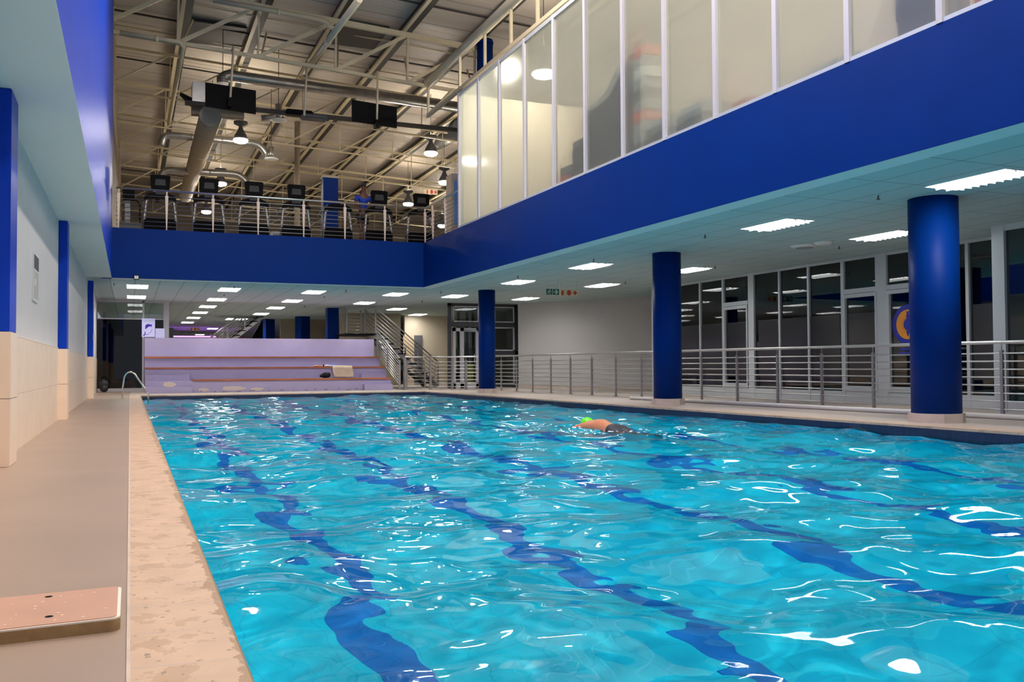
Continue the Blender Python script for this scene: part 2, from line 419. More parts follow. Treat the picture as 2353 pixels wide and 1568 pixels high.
# water surface: sum of travelling ripples
xs = np.linspace(0, 1, 230); ys = np.concatenate([np.linspace(PY0, 12, 560, endpoint=False), np.linspace(12, PY1-.002, 330)])
YY, TT = np.meshgrid(ys, xs, indexing='ij'); RX = 8.80 + (28.2-YY)*.033 - .002; XX = PX0-.018 + (RX-PX0+.018)*TT
H = np.zeros_like(XX); rng = np.random.RandomState(11)
for i in range(70):
    lam = .17 * (2.2/.17)**rng.rand(); th = rng.randn()*.85 + (math.pi/2 if rng.rand() < .6 else .4); k = 2*math.pi/lam
    amp = .0034 * lam**1.4 * (.55+.9*rng.rand())
    ph = rng.rand()*6.28
    wx = XX + .10*np.sin(1.9*YY+i) + .05*np.sin(4.3*XX+2*i); wy = YY + .12*np.sin(1.6*XX+.7*i) + .05*np.sin(5.1*YY+i)
    H += amp*np.sin(k*(math.cos(th)*wx + math.sin(th)*wy) + ph)
R = np.sqrt((XX-6.35)**2 + (YY-11.6)**2)
H += .012*np.sin(R*13)*np.exp(-R*1.1) + .016*rng.randn(*H.shape)*np.exp(-(R/.8)**2)*.5
WATERSTR = 1.0
me = bpy.data.meshes.new('pool_water'); ny, nx = XX.shape
co = np.stack([XX, YY, ZW + H*WATERSTR], -1).reshape(-1).astype(np.float32)
me.vertices.add(nx*ny); me.vertices.foreach_set('co', co)
I = np.arange(nx*ny).reshape(ny, nx)
q = np.stack([I[:-1,:-1], I[:-1,1:], I[1:,1:], I[1:,:-1]], -1).reshape(-1)
nf = (nx-1)*(ny-1); me.loops.add(nf*4); me.loops.foreach_set('vertex_index', q.astype(np.int32))
me.polygons.add(nf); me.polygons.foreach_set('loop_start', np.arange(nf, dtype=np.int32)*4); me.polygons.foreach_set('loop_total', np.full(nf, 4, np.int32))
me.polygons.foreach_set('use_smooth', np.ones(nf, bool)); me.update(); me.validate()
me.materials.append(MATS['water'])
wo = bpy.data.objects.new('pool_water', me); COL.objects.link(wo)
tag(wo, 'rippled turquoise water filling the swimming pool', 'water', kind='stuff')

wo.cycles.is_caustics_caster = True
for o in COL.objects:
    if o.name.startswith(('pool_basin', 'lane_markings')): o.cycles.is_caustics_receiver = True

# left wall: tiled dado and white plaster above
WX = -1.02
MB().box((WX-.2,-4,0),(WX,34.2,1.12)).build('wall_left', 'wall_tile', structure=True)
MB().box((WX-.2,-4,1.12),(WX-.012,34.2,ZC)).build('wall_left', 'white_wall', structure=True)
# soffit on the left, suspended ceilings
MB().box((WX-.2,-4,ZC),(VX0,VY,ZC+.002)).build('ceiling', 'soffit_white', structure=True)
cl = MB(); cl.box((WX-.2,VY+.03,ZC),(22,70,ZC+.1)); cl.box((8.15,-4,ZC),(22,VY,ZC+.1)); cl.build('ceiling', 'ceiling_tile', structure=True)
MB().box((VX1+.01,-4,ZC-.002),(8.18,VY+.01,ZC+.1)).box((VX0,VY+.01,ZC-.003),(8.18,VY+.4,ZC+.001)).build('ceiling', 'soffit_white', structure=True)
# beams round the opening
ZU = 4.39                                       # upper floor level
MB().box((VX0-.25,-4,ZC+.002),(VX0,VY,11.6)).build('wall_left_upper', 'blue_gloss', structure=True)
MB().box((VX0-.25,VY,ZC-.001),(VX1+.3,VY+.3,ZU)).build('beam_back', 'blue_paint', structure=True)
MB().box((VX1,-4,ZC+.001),(VX1+.3,VY,ZU)).build('beam_right', 'blue_paint', structure=True)
# upper floor slabs
MB().box((VX0-.25,VY+.3,ZU-.2),(20,62,ZU-.02)).build('floor_upper', 'carpet_dark', structure=True)
MB().box((VX1+.3,-4,ZU-.2),(20,VY+.3,ZU-.02)).build('floor_upper', 'grey_wall', structure=True)
# gym walls (upper storey)
MB().box((VX0-.45,VY,ZC),(VX0-.05,61,12.5)).build('wall_left_gym', 'gym_wall', structure=True)
MB().box((-.6,61,ZU-.2),(20,61.3,12.2)).build('wall_back_gym', 'gym_wall', structure=True)
MB().box((19.8,-4,ZU-.2),(20,61,12)).build('wall_right_gym', 'beige_wall', structure=True)
# roof, pitched down to the right
def RZ(x): return 12.45 - .05*x                 # surveyed coordinates (use with U)
rf_ = MB(up=True); rf_.prism([(-.9,-6,RZ(-.9)),(22,-6,RZ(22)),(22,67,RZ(22)),(-.9,67,RZ(-.9))], (0,0,.15))
rf_.build('roof', 'roof_sheet', structure=True)

# ------------------------------------------------ lower back: portal walls
# white wall running back diagonally to the right of the portal
MB().prism([(13.15,30.6,0),(19.3,21.4,0),(19.5,21.55,0),(13.3,30.8,0)], (0,0,ZC)).build('wall_right_end', 'grey_wall', structure=True)
MB().prism([(13.13,30.58,0),(19.28,21.38,0),(19.3,21.4,0),(13.15,30.6,0)], (0,0,.1)).build('baseboard_right', 'base_tile', structure=True)
# beige wall of the stair hall
MB().box((11.35,39.3,0),(20,39.5,ZC)).build('wall_stair_hall', 'beige_wall', structure=True)
MB().prism([(8.4,38.2,0),(10.85,38.2,0),(11.15,39.28,0),(8.4,39.28,0)],(0,0,ZC)).build('wall_stair_hall', 'olive_wall', structure=True)
a = on(951,771,'y',39.28); c = on(970,771,'y',39.28)
t = bpy.data.objects.new('door_3', None); COL.objects.link(t); t['kind'] = 'structure'; t['_o'] = (0,0,0)
MB().box((a.x,39.22,0),(c.x,39.3,a.z)).build('leaf', 'film_grey', t); MB().box((a.x-.5,39.24,0),(a.x,39.3,a.z)).build('amber_panel', 'towel', t)
MB().box((6.6,44,0),(9.0,44.2,ZC)).build('wall_stair_hall', 'olive_wall', structure=True)
MB().box((-1.6,69,0),(22,69.2,ZC)).build('wall_back', 'beige_wall', structure=True)
MB().box((-1.9,34.0,0),(-1.6,70,ZC)).build('wall_left_hall', 'beige_wall', structure=True)
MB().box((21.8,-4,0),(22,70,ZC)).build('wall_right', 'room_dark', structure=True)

# ------------------------------------------------ left pillars
plab = ['square blue pillar on a tiled base, nearest the camera on the left wall',
        'square blue pillar on a tiled base, middle one on the left wall below the soffit',
        'square blue pillar on a tiled base, farthest on the left wall beside the dark glass door']
for (y, w, dx), lb in zip(((8.39, .48, .125), (15.65, .42, .125), (26.2, .42, .135)), plab):
    t = thing('wall_pillar', lb, 'pillar', (WX+.06, y+w/2, 0), 'pillars on the left wall')
    MB().box((WX-.01,y,1.10),(WX+dx-.012,y+w,ZC-.001),bev=.006).build('shaft', 'blue_gloss', t)
    MB().box((WX-.01,y-.012,0),(WX+dx,y+w+.012,1.10),bev=.004).build('tiled_base', 'pillar_tile', t)
# wall plaque (a narrow glazed notice seen edge on) and switch on the far pillar
t = thing('wall_notice', 'narrow glazed notice board hanging on the white left wall', 'notice', (WX-.012, 11.9, 1.85))
MB().box((WX-.013,11.6,1.58),(WX+.006,12.2,2.14)).build('frame', 'white_plastic', t)
MB().box((WX+.006,11.63,1.95),(WX+.008,12.17,2.11)).build('printed_header', 'charcoal', t)
MB().box((WX+.006,11.63,1.61),(WX+.008,12.17,1.93)).build('printed_sheet', 'grey_wall', t)
MB().box((WX+.0065,11.7,1.76),(WX+.009,11.82,1.83)).build('white_card', 'white_cloth', t)
t = thing('wall_switch', 'small white switch box on the farthest left pillar', 'switch', (WX+.13, 26.3, 1.6))
MB().box((WX+.123,26.22,1.55),(WX+.16,26.34,1.72),bev=.005).build('box', 'white_plastic', t)
MB().box((WX+.16,26.25,1.6),(WX+.165,26.31,1.67)).build('rocker', 'white_cloth', t)

# ------------------------------------------------ round columns by the pool
def col_at(px, depth):
    d = ray(px, 840); return d * (depth / 1.0)      # ray has unit camera depth
for px, dep, r, lb in ((2150, 12.55, .325, 'thick round blue column nearest the camera, by the right pool edge'),
                       (1534, 18.55, .29, 'round blue column in the middle of the right poolside row'),
                       (1119, 27.4, .255, 'round blue column farthest away, by the far right pool corner')):
    p = col_at(px, dep); x, y = p.x, p.y
    t = thing('round_column', lb, 'column', (x, y, 0), 'round columns along the pool')
    MB().cyl((x,y), r, .12, ZC-.001, 48).build('shaft', 'blue_paint', t)
    MB().prism([(x+(r+.05)*math.cos(a*.7854+.2), y+(r+.05)*math.sin(a*.7854+.2), 0) for a in range(8)], (0,0,.125)).build('tiled_base', 'base_tile', t)
# ------------------------------------------------ inner blue columns seen over the bleachers
for (x0,x1,px_top), lb in zip((((749,777,708)), ((678,712,727)), ((598,631,733))),
        ('square blue column behind the bleachers, right of the olive panel', 'square blue column behind the bleachers, middle of three', 'square blue column behind the bleachers, beside the black stair')):
    dep = (ZC-.8)*F_PX/(843.5-px_top); d = ray((x0+x1)/2, 840)*dep; w = (x1-x0)/F_PX*dep*(.92 if px_top == 708 else .72)
    t = thing('square_column', lb, 'column', (d.x, d.y, 0), 'inner columns beyond the bleachers')
    MB().box((d.x-w/2,d.y-w/2,0),(d.x+w/2,d.y+w/2,ZC-.001),rot=(0 if px_top==708 else .45),bev=.01).build('shaft', 'blue_paint', t)

# ------------------------------------------------ bleachers
BX0, BX1 = .45, 8.35
BY = [30.6, 31.4, 32.2, 33.0]; BZ = [.37, .76, 1.12]
bl = thing('bleachers', 'white tiered bleachers with red-brown bench planks at the far pool end', 'bleachers', (4.4, 30.6, 0))
b_ = MB()
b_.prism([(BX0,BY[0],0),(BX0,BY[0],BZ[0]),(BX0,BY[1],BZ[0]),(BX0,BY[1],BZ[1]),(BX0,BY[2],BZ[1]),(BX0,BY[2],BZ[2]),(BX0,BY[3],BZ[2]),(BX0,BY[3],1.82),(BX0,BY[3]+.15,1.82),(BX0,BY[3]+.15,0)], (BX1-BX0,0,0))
b_.build('tier_block', 'purple_lit_white', bl)
for i, (z, x0) in enumerate(zip(BZ, (1.85, BX0, BX0))):
    MB().box((x0,BY[i]-.05,z-.001),(BX1,BY[i]+.30,z+.055),bev=.006).build('bench_plank', 'wood_plank', bl)
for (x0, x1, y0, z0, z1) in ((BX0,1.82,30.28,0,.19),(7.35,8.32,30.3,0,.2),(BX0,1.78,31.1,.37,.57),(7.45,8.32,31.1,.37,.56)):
    MB().box((x0,y0,z0),(x1,y0+.33,z1)).build('step', 'purple_lit_white', bl)
mat('stain_paint', (.60,.50,.46,1), .7)
mat('flaked', (.30,.16,.20,1), .8)
for i in range(16):
    x = 2.0+i*.36+random.random()*.2; w = .04+random.random()*.2; z = .005+random.random()*.05
    MB().prism([(x,BY[0]-.002,z),(x+w*.4,BY[0]-.002,z-.004),(x+w,BY[0]-.002,z+.01),(x+w*.8,BY[0]-.002,z+.03),(x+w*.3,BY[0]-.002,z+.02+random.random()*.02)],(0,.003,0)).build('peeling_patch', 'flaked', bl)['label'] = 'brown patch of peeling paint'

for x, w, z, h in ((2.0,.35,.03,.12),(2.7,.8,.05,.15),(3.6,.5,.04,.1),(.95,.38,.19,.17)):
    yy = BY[0]-.001 if x > 1.5 else 30.279
    MB().prism([(x+w*(.5+.5*math.cos(a*.7854)*(1+.15*math.sin(a*2.1+x))),yy,max(.005,z+h*(.5+.5*math.sin(a*.7854)))) for a in range(8)],(0,.002,0)).build('stain_patch', 'stain_paint', bl)['label'] = 'faded yellowish stain'

# things left on the bleachers
def cloth_strip(name, x0, x1, prof, m, parent=None, shear=0, wig=.012):
    """a cloth following profile prof [(y,z)] across x0..x1"""
    b = MB(); nx_ = 14; rows = []
    for j, (y, z) in enumerate(prof):
        t = j/(len(prof)-1)
        rows.append([b.bm.verts.new((x0+(x1-x0)*i/nx_ + shear*t*(1-i/nx_*.3) + .01*math.sin(i*2+j), y - wig*t*math.sin(i*1.3+j*.4), z+.004*math.sin(i*1.7+j))) for i in range(nx_+1)])
    for a, c in zip(rows, rows[1:]):
        for i in range(nx_):
            f = b.bm.faces.new((a[i],a[i+1],c[i+1],c[i])); f.smooth = True
    o = b.build(name, m, parent)
    sd = o.modifiers.new('thick', 'SOLIDIFY'); sd.thickness = .012; sd.offset = 1
    return o
yb = BY[1]
o = cloth_strip('towel', 6.42, 7.13, [(yb+.2,BZ[1]+.075),(yb+.05,BZ[1]+.075),(yb-.065,BZ[1]+.07),(yb-.08,BZ[1]),(yb-.09,.68),(yb-.1,.58),(yb-.11,.49),(yb-.12,.45)], 'towel', shear=.10)
tag(o, 'cream towel draped over the middle bench plank of the bleachers', 'towel')
bg = thing('duffel_bag', 'small dark navy bag sitting on the lowest bench plank', 'bag', (6.1,30.75,.43))
MB().blob((6.1,30.76,.515),(.17,.12,.088)).blob((6.22,30.76,.53),(.06,.1,.085)).blob((5.99,30.75,.50),(.09,.09,.05)).build('body', 'navy_bag', bg)
MB().tube([(6.0,30.72,.55),(6.06,30.7,.61),(6.16,30.7,.62),(6.2,30.72,.57)], .008, 6).build('strap', 'black', bg)
o = MB().blob((5.92,31.48,.84),(.09,.09,.028)).blob((6.02,31.46,.835),(.1,.08,.02)).blob((6.1,31.45,.83),(.06,.08,.016)).build('crumpled_cloth', 'peach_cloth'); tag(o, 'crumpled peach cloth on the middle bench plank', 'cloth')
bt = thing('small_bottle', 'tiny dark bottle between the cloths on the middle plank', 'bottle', (6.17,31.4,BZ[1]+.055))
MB().lathe((6.17,31.4,BZ[1]+.055), [(.02,0),(.022,.05),(.012,.065),(.012,.075)], 10).build('body', 'black', bt); MB().lathe((6.17,31.4,BZ[1]+.129), [(.014,0),(.014,.014)], 10).build('cap', 'charcoal', bt)
o = MB().blob((6.31,31.5,.845),(.10,.1,.032)).blob((6.42,31.5,.83),(.05,.1,.018)).build('folded_garment', 'white_cloth'); tag(o, 'folded white garment on the middle bench plank', 'garment')
o = MB().blob((6.56,31.6,.845),(.12,.07,.028)).blob((6.68,31.6,.84),(.06,.07,.02)).build('folded_garment', 'blue_cloth'); tag(o, 'light blue garment lying behind the cream towel', 'garment')

# ------------------------------------------------ railings
def railing(name, label, segs, h, posts, nb=8, post_h=None, up=False, m='steel_dull', hm='steel', pw=.05, group=None, gap=.10, pwx=.024):
    """segs: polyline of base points; posts: list of base points"""
    t = thing(name, label, 'railing', segs[0], group, up)
    Z = Vector((0,0,1)); P = [Vector(s) for s in segs]
    MB(up).tube([p+Z*h for p in P], .028, 10).build('handrail', hm, t)
    for i in range(nb):
        z = gap + (h-.17-gap)*i/(nb-1)
        MB(up).tube([p+Z*z for p in P], .0115 if up else .0135, 6).build('rail_bar', 'steel_dull' if up else hm, t)
    for p in posts:
        p = Vector(p); b = MB(up)
        b.box((p.x-pwx/2,p.y-pw/2,p.z),(p.x+pwx/2,p.y+pw/2,p.z+h-.12))
        b.tube([p+Z*(h-.12), p+Z*h], .008, 6); b.box((p.x-.05,p.y-.06,p.z),(p.x+.05,p.y+.06,p.z+.012))
        b.build('post', m, t)
    return t
# poolside: runs from the gate to the camera's right
RL = [(11.2,28.5,0),(12.35,9.5,0),(12.65,5,0)]
def rl(y): return (12.35 + (9.5-y)*.0605, y, 0)
ppx = [1152, 1187, 1224, 1266, 1311, 1360, 1415, 1474, 1612, 1694, 1787, 1889, 2007, 2120, 2303]
pst = []
for px in ppx:
    # intersect the column of the photo with the railing line
    d = ray(px, 880); a = RL[0]; c = RL[1]
    k = (c[0]-a[0])/(c[1]-a[1]); yv = (a[0]-k*a[1])/(d.x/d.y - k); pst.append((a[0]+k*(yv-a[1]), yv, 0))
railing('poolside_railing', 'long stainless railing with horizontal bars behind the round columns on the right', RL, 1.13, pst, pwx=.04)
a0 = on(1026, 890, 'y', 29.6); 
RB = [(9.60,30.05,0),(10.3,29.6,0),(11.2,28.5,0)]
railing('poolside_railing', 'short stainless railing section turning from the gate to the farthest round column', RB, 1.13,
        [(9.60,30.05,0),(10.25,29.62,0),(10.6,29.2,0),(11.1,28.65,0)], pw=.07, pwx=.07)
gt = thing('railing_gate', 'small stainless gate with horizontal bars at the foot of the bleachers', 'gate', (8.75,30.3,0))
for x in (8.80, 9.45): MB().box((x-.02,30.2,.08),(x+.02,30.24,.97)).build('stile', 'steel_dull', gt)
for i in range(8):
    z = .1 + i*.122; MB().tube([(8.80,30.22,z),(9.45,30.22,z)], .011, 6).build('gate_bar', 'steel', gt)
MB().box((8.70,30.15,0),(8.76,30.29,1.1)).build('gate_post', 'steel_dull', gt)
MB().tube([(8.73,30.22,1.13),(9.6,30.1,1.13)], .026, 8).build('handrail', 'steel', gt)
# raked railing at the right end of the bleachers
t = thing('bleacher_railing', 'raked stainless railing climbing the right end of the bleachers', 'railing', (8.55,30.3,0))
A0, A1 = Vector((8.55,30.25,1.10)), Vector((8.42,33.1,2.16))
A1 = Vector((8.50,33.1,2.13))
MB().tube([A0, A1], .026, 10).build('handrail', 'steel', t)
for i in range(9):
    dz = Vector((0,0,-.12-.1*i)); MB().tube([A0+dz, A1+dz], .015, 6).build('rail_bar', 'steel', t)
for k, (a, zt) in enumerate(((0,1.0),(.5,1.5),(1,2.05))):
    p = A0.lerp(A1, a); MB().box((p.x-.03,p.y-.03,(0,.76,1.1)[k]),(p.x+.03,p.y+.03,zt)).build('post', 'steel_dull', t)

# upper railings (surveyed coordinates)
YR = 27.45
UP = [(-.38,YR,4.72),(8.62,YR,4.72)]
railing('balcony_railing', 'cream-posted stainless railing along the far edge of the upper gym floor', UP, 1.11,
        [(x,YR,4.7) for x in (-.318,.937,2.193,3.461,4.79,6.038,7.29,8.60)], 8, up=True, m='cream_steel', pw=.06, gap=.09)
UQ = [(8.62,YR,4.72),(8.62,24.15,4.72)]
railing('balcony_railing', 'short side railing between the balcony corner and the frosted glass wall', UQ, 1.11,
        [(8.62,26.7,4.7),(8.62,25.5,4.7),(8.62,24.25,4.7)], 8, up=True, m='cream_steel', pw=.06, gap=.09)
# widen balcony posts: flat cream strips facing the pool
for o in list(COL.objects):
    if o.name.startswith('post') and o.parent and o.parent.name.startswith('balcony_railing'):
        me = o.data; me.materials[0] = MATS['post_cream']; xs_ = [v.co.x for v in me.vertices]; cx = (min(xs_)+max(xs_))/2
        for v in me.vertices:
            if v.co.z > .05: v.co.x = cx + (v.co.x-cx)*3.6

# ------------------------------------------------ pool ladder rail, floor pieces
t = thing('pool_ladder_rail', 'bent chrome grab rail of the pool ladder at the far left pool corner', 'handrail', (-.15,26.2,0))
pts = []
A = Vector((-.18,26.0,0)); 
for q in ((-.18,26.0,0),(-.165,26.0,.3),(-.13,26.0,.55),(-.09,26.0,.64),(-.03,26,.69),(.05,26,.69),(.12,26,.64),(.30,26,.36),(.42,26,.17),(.455,26,.10),(.46,26,0),(.46,26,-.5)): pts.append(q)
MB().tube(pts, .021, 10).build('rail', 'chrome', t)
MB().tube([(-.18,25.62,0),(-.165,25.62,.3),(-.13,25.62,.55),(-.09,25.62,.64),(-.03,25.62,.69)][:0] or [(.46,26,-.15),(.46,26.5,-.15)], .02, 8).build('rung', 'chrome', t)
MB().lathe((-.18,26.0,0), [(.05,0),(.05,.012),(.03,.02)], 16).build('floor_flange', 'chrome', t)
o = MB().tube([(10.86,18.6,.04),(11.30,12.4,.04),(11.95,4.8,.04)], .04, 10).build('floor_pipe', 'white_pipe_mat'); tag(o, 'long cream-white pipe lying on the deck along the right railing', 'pipe')
# board on the deck
t = thing('wooden_board', 'worn pinkish board with white rim and two holes lying on the left deck', 'board', (-.2,3.23,0))
def rrect(x0,x1,y0,y1,r,n=5):
    out = []
    for cx, cy, a in ((x1-r,y1-r,0),(x0+r,y1-r,90),(x0+r,y0+r,180),(x1-r,y0+r,270)):
        for i in range(n+1):
            w = math.radians(a+90*i/n); out.append((cx+r*math.cos(w), cy+r*math.sin(w)))
    return out
def skew(p): x, y = p; return (x, y + (x+.2)*.04)
out = rrect(-.62,-.022,3.02,3.45,.03)
mat('board_side', (.34,.22,.10,1), .7, noise=.2, nscale=20)
m = mat('board_top', (.50, .28, .20, 1), .45, noise=.05, nscale=4)
nt = m.node_tree; b = nt.nodes['Principled BSDF']; src = b.inputs['Base Color'].links[0].from_socket
g = nt.nodes.new('ShaderNodeNewGeometry'); n = nt.nodes.new('ShaderNodeTexVoronoi'); n.inputs['Scale'].default_value = 26
nt.links.new(g.outputs['Position'], n.inputs['Vector'])
n2 = nt.nodes.new('ShaderNodeTexNoise'); n2.inputs['Scale'].default_value = 6; nt.links.new(g.outputs['Position'], n2.inputs['Vector'])
k = math_n(nt, 'MULTIPLY', math_n(nt, 'LESS_THAN', n.outputs['Distance'], .13), math_n(nt, 'GREATER_THAN', n2.outputs['Fac'], .5))
nt.links.new(mixcol(nt, k, src, (.75,.62,.45,1)), b.inputs['Base Color'])
MB().prism([(*skew(p),.0) for p in out], (0,0,.036)).build('core', 'board_side', t)
MB().prism([(*skew(p),.036) for p in out], (0,0,.005)).build('rim', 'white_pipe_mat', t)
MB().prism([(*skew(p),.0405) for p in rrect(-.61,-.032,3.028,3.442,.02)], (0,0,.003)).build('top_sheet', 'board_top', t)
for x, y in ((-.243,3.385),(-.222,3.115)):
    MB().prism([(x+.012*math.cos(a*.524), y+.012*math.sin(a*.524), .0432) for a in range(12)], (0,0,.001)).build('screw_hole', 'black', t)

# ------------------------------------------------ ceiling lights below
lamp0 = None
def ceil_lamp(x, y, label, row, w=.55, l=1.16):
    global lamp0
    if lamp0 is None:
        lamp0 = thing('ceiling_light', label, 'ceiling light', (x,y,ZC), 'recessed fluorescent ceiling lights')
        fr = MB(); fr.box((x-w/2-.02,y-l/2-.02,ZC-.012),(x+w/2+.02,y-l/2,ZC)).box((x-w/2-.02,y+l/2,ZC-.012),(x+w/2+.02,y+l/2+.02,ZC)).box((x-w/2-.02,y-l/2,ZC-.012),(x-w/2,y+l/2,ZC)).box((x+w/2,y-l/2,ZC-.012),(x+w/2+.02,y+l/2,ZC))
        lfr = fr.build('frame', 'white_plastic', lamp0)
        MB().quad((x-w/2,y-l/2,ZC-.002),(x+w/2,y-l/2,ZC-.002),(x+w/2,y+l/2,ZC-.002),(x-w/2,y+l/2,ZC-.002)).build('diffuser', 'lamp_white', lamp0)
        lv = MB()
        for i in range(1, 3): lv.prism([(x-w/2+w*i/3-.018,y-l/2,ZC-.003),(x-w/2+w*i/3+.018,y-l/2,ZC-.003),(x-w/2+w*i/3,y-l/2,ZC-.04)], (0,l,0))
        for i in range(1, 10): lv.box((x-w/2,y-l/2+l*i/10-.004,ZC-.035),(x+w/2,y-l/2+l*i/10+.004,ZC-.003))
        lv.build('louvre', 'alu', lfr)
        lamp0['_base'] = (x, y); return lamp0
    bx, by = lamp0['_base']
    return dup(lamp0, (x-bx, y-by, 0), label)
k9 = (ZC-.8)/2.53
rows = {
 'over the right walkway beside the beam': (10.72, [8.9, 13.14, 20.3, 24.95, 30.7, 38.4]),
 'nearest the glass shopfront': (13.62, [13.48, 20.25, 25.04, 31.0]),
 'in the row ending above the gate': (8.5, [30.6, 35.15]),
 'row above the right bleachers': (5.67, [30.6, 34.95, 39.2, 43.85]),
 'row above the left bleachers': (2.94, [30.5, 35.1, 39.25, 43.65, 48.3, 53.4]),
 'above the dark glass door': (.2, [30.3, 34.75]),
 'deep in the hall beyond the black stair': (4.9, [49.0, 61.4, 73.0]),
}
near = ('nearest the camera',)
for rn, (x, ys_) in rows.items():
    for i, y in enumerate(ys_):
        yy = y*k9; lb = f'{ORD[i]} recessed light from the camera, {rn}'
        if not (-2 < yy < 68): continue
        ceil_lamp(x*k9, yy, lb, rn)
ceil_lamp(5.3*k9, 49*k9, 'recessed light paired beside another just left of the black stair', '')
ceil_lamp(12.84*k9, 42.2*k9, 'recessed light washing the beige stair hall wall', '')
# lights inside the shop rooms are off; sprinklers
def sprinkler(px, py, lb):
    p = on(px, py, 'z', ZC); t = thing('sprinkler', lb, 'sprinkler', (p.x,p.y,ZC), 'ceiling sprinklers')
    MB().lathe((p.x,p.y,ZC-.012), [(.03,0),(.035,.012)], 12).build('escutcheon', 'steel', t)
    MB().cyl((p.x,p.y), .011, ZC-.06, ZC-.01, 8).cyl((p.x,p.y), .026, ZC-.072, ZC-.062, 10).build('head', 'charcoal', t)
for px, py, lb in ((2018,447,'brass sprinkler head in front of the nearest round column'), (1620,538,'sprinkler head between the middle round column and the long ceiling light'),
    (1928,564,'sprinkler head close to the glass shopfront, under the round vents'), (1643,610,'sprinkler head just right of the middle round column'),
    (1364,595,'sprinkler head above the third walkway light'), (1190,633,'sprinkler head above the fourth walkway light'),
    (1013,669,'sprinkler head right of the beam corner'), (795,666,'sprinkler head below the back beam, right half'),
    (538,656,'sprinkler head behind the back beam, left half'), (515,675,'sprinkler head just below the left half row light'),
    (262,650,'sprinkler head nearest the left soffit corner'), (970,690,'sprinkler head above the gate'), (1437,646,'sprinkler head beside the right exit sign light'), (700,702,'sprinkler head over the olive panel'), (745,680,'sprinkler head above the right bleachers')):
    sprinkler(px, py, lb)
for px, py, lb in ((1848,564,'round white ceiling vent, darker one near the shopfront'), (1892,556,'small round white ceiling speaker beside the vent')):
    p = on(px, py, 'z', ZC); r = .27 if px < 1860 else .18
    t = thing('ceiling_vent', lb, 'vent', (p.x,p.y,ZC))
    MB().lathe((p.x,p.y,ZC-.05), [(r*.7,0),(r,.035),(r,.05)], 24).build('rim', 'white_plastic', t)
    MB().cyl((p.x,p.y), r*.62, ZC-.06, ZC-.045, 24).build('disc', 'grey_plastic' if px < 1860 else 'white_plastic', t)

# ------------------------------------------------ signs
def exit_sign(p, w, h, label, green=True, yaw=0, hang=.3, up=False):
    """p = left-top corner facing -y"""
    p = Vector(p); t = thing('exit_sign', label, 'sign', (p.x+w/2,p.y,p.z))
    X = Vector((math.cos(yaw), math.sin(yaw), 0)); Z = Vector((0,0,1)); N = Vector((math.sin(yaw), -math.cos(yaw), 0))
    P = lambda u, v, k=0: p + X*u - Z*v + N*k
    def poly(pts, m, k=.011, th=.002, nm='symbol', par=None):
        MB().prism([P(u,v,k) for u, v in pts], N*th).build(nm, m, par or cb)
    sp = .42*w if green else 0
    cb = MB().prism([P(sp,0,0),P(w,0,0),P(w,h,0),P(sp,h,0)], N*.01).build('cream_board', 'sign_cream', t)
    b = MB()
    for u in (sp+.03, w-.03): b.tube([P(u,0,0), P(u,0,0)+Z*hang], .003, 5)
    if green:
        for u in (.03, sp-.03): b.tube([P(u,0,0), P(u,0,0)+Z*hang], .003, 5)
    b.build('hanger', 'steel_dull', t)
    q = (w-sp)/3
    c0 = sp+q*.42; poly([(c0-.2*q,h*.9),(c0-.2*q,h*.35),(c0-.08*q,h*.15),(c0+.08*q,h*.15),(c0+.2*q,h*.35),(c0+.2*q,h*.9)], 'sign_red', nm='extinguisher_symbol')
    c1 = sp+q*1.5; poly([(c1+.36*q*math.cos(a*.5236), h*.5+.42*h*math.sin(a*.5236)) for a in range(12)], 'sign_red', nm='round_symbol')
    c2 = sp+q*2.1; poly([(c2,h*.42),(c2+.3*q,h*.42),(c2+.2*q,h*.2),(c2+.42*q,h*.2),(c2+.75*q,h*.5),(c2+.42*q,h*.8),(c2+.2*q,h*.8),(c2+.3*q,h*.58),(c2,h*.58)], 'sign_red', nm='arrow_symbol')
    if green:
        g = sp/2-.02
        for k in (0, 1):
            u0 = k*(g+.02); MB().prism([P(u0,0,0),P(u0+g,0,0),P(u0+g,h*.86,0),P(u0,h*.86,0)], N*.01).build('green_board', 'sign_green', t)
        G, Hh = g, h*.86
        man = MB()
        man.prism([P(G*(.55+.09*math.cos(a*.63)), Hh*(.17+.09*math.sin(a*.63)), .011) for a in range(10)], N*.002)
        for (a, c) in (((.52,.28),(.42,.6)),((.42,.6),(.6,.72)),((.6,.72),(.66,.95)),((.42,.6),(.3,.74)),((.3,.74),(.1,.76)),((.52,.3),(.75,.45)),((.75,.45),(.88,.42)),((.5,.32),(.3,.36)),((.3,.36),(.22,.5))):
            a_, c_ = P(a[0]*G,a[1]*Hh,.012), P(c[0]*G,c[1]*Hh,.012); man.bar(a_, c_, G*.11, .003, up=tuple(N))
        man.build('running_figure', 'sign_mint', t)
        u0 = g+.02; poly([(u0+.06*G,Hh*.4),(u0+.42*G,Hh*.4),(u0+.3*G,Hh*.1),(u0+.55*G,Hh*.1),(u0+.92*G,Hh*.5),(u0+.55*G,Hh*.9),(u0+.3*G,Hh*.9),(u0+.42*G,Hh*.6),(u0+.06*G,Hh*.6)], 'sign_mint', nm='arrow_symbol')
    return t
p = on(1255, 664, 'y', 22); p2 = on(1328, 664, 'y', 22)
exit_sign(p, (p2-p).x, .18, 'hanging green running man sign joined to a cream fire equipment sign, right walkway', True, hang=ZC-p.z)
p = on(437, 753, 'y', 43); exit_sign(p, .42, .14, 'small cream fire equipment sign deep under the ceiling above the bleachers', False, hang=ZC-p.z)
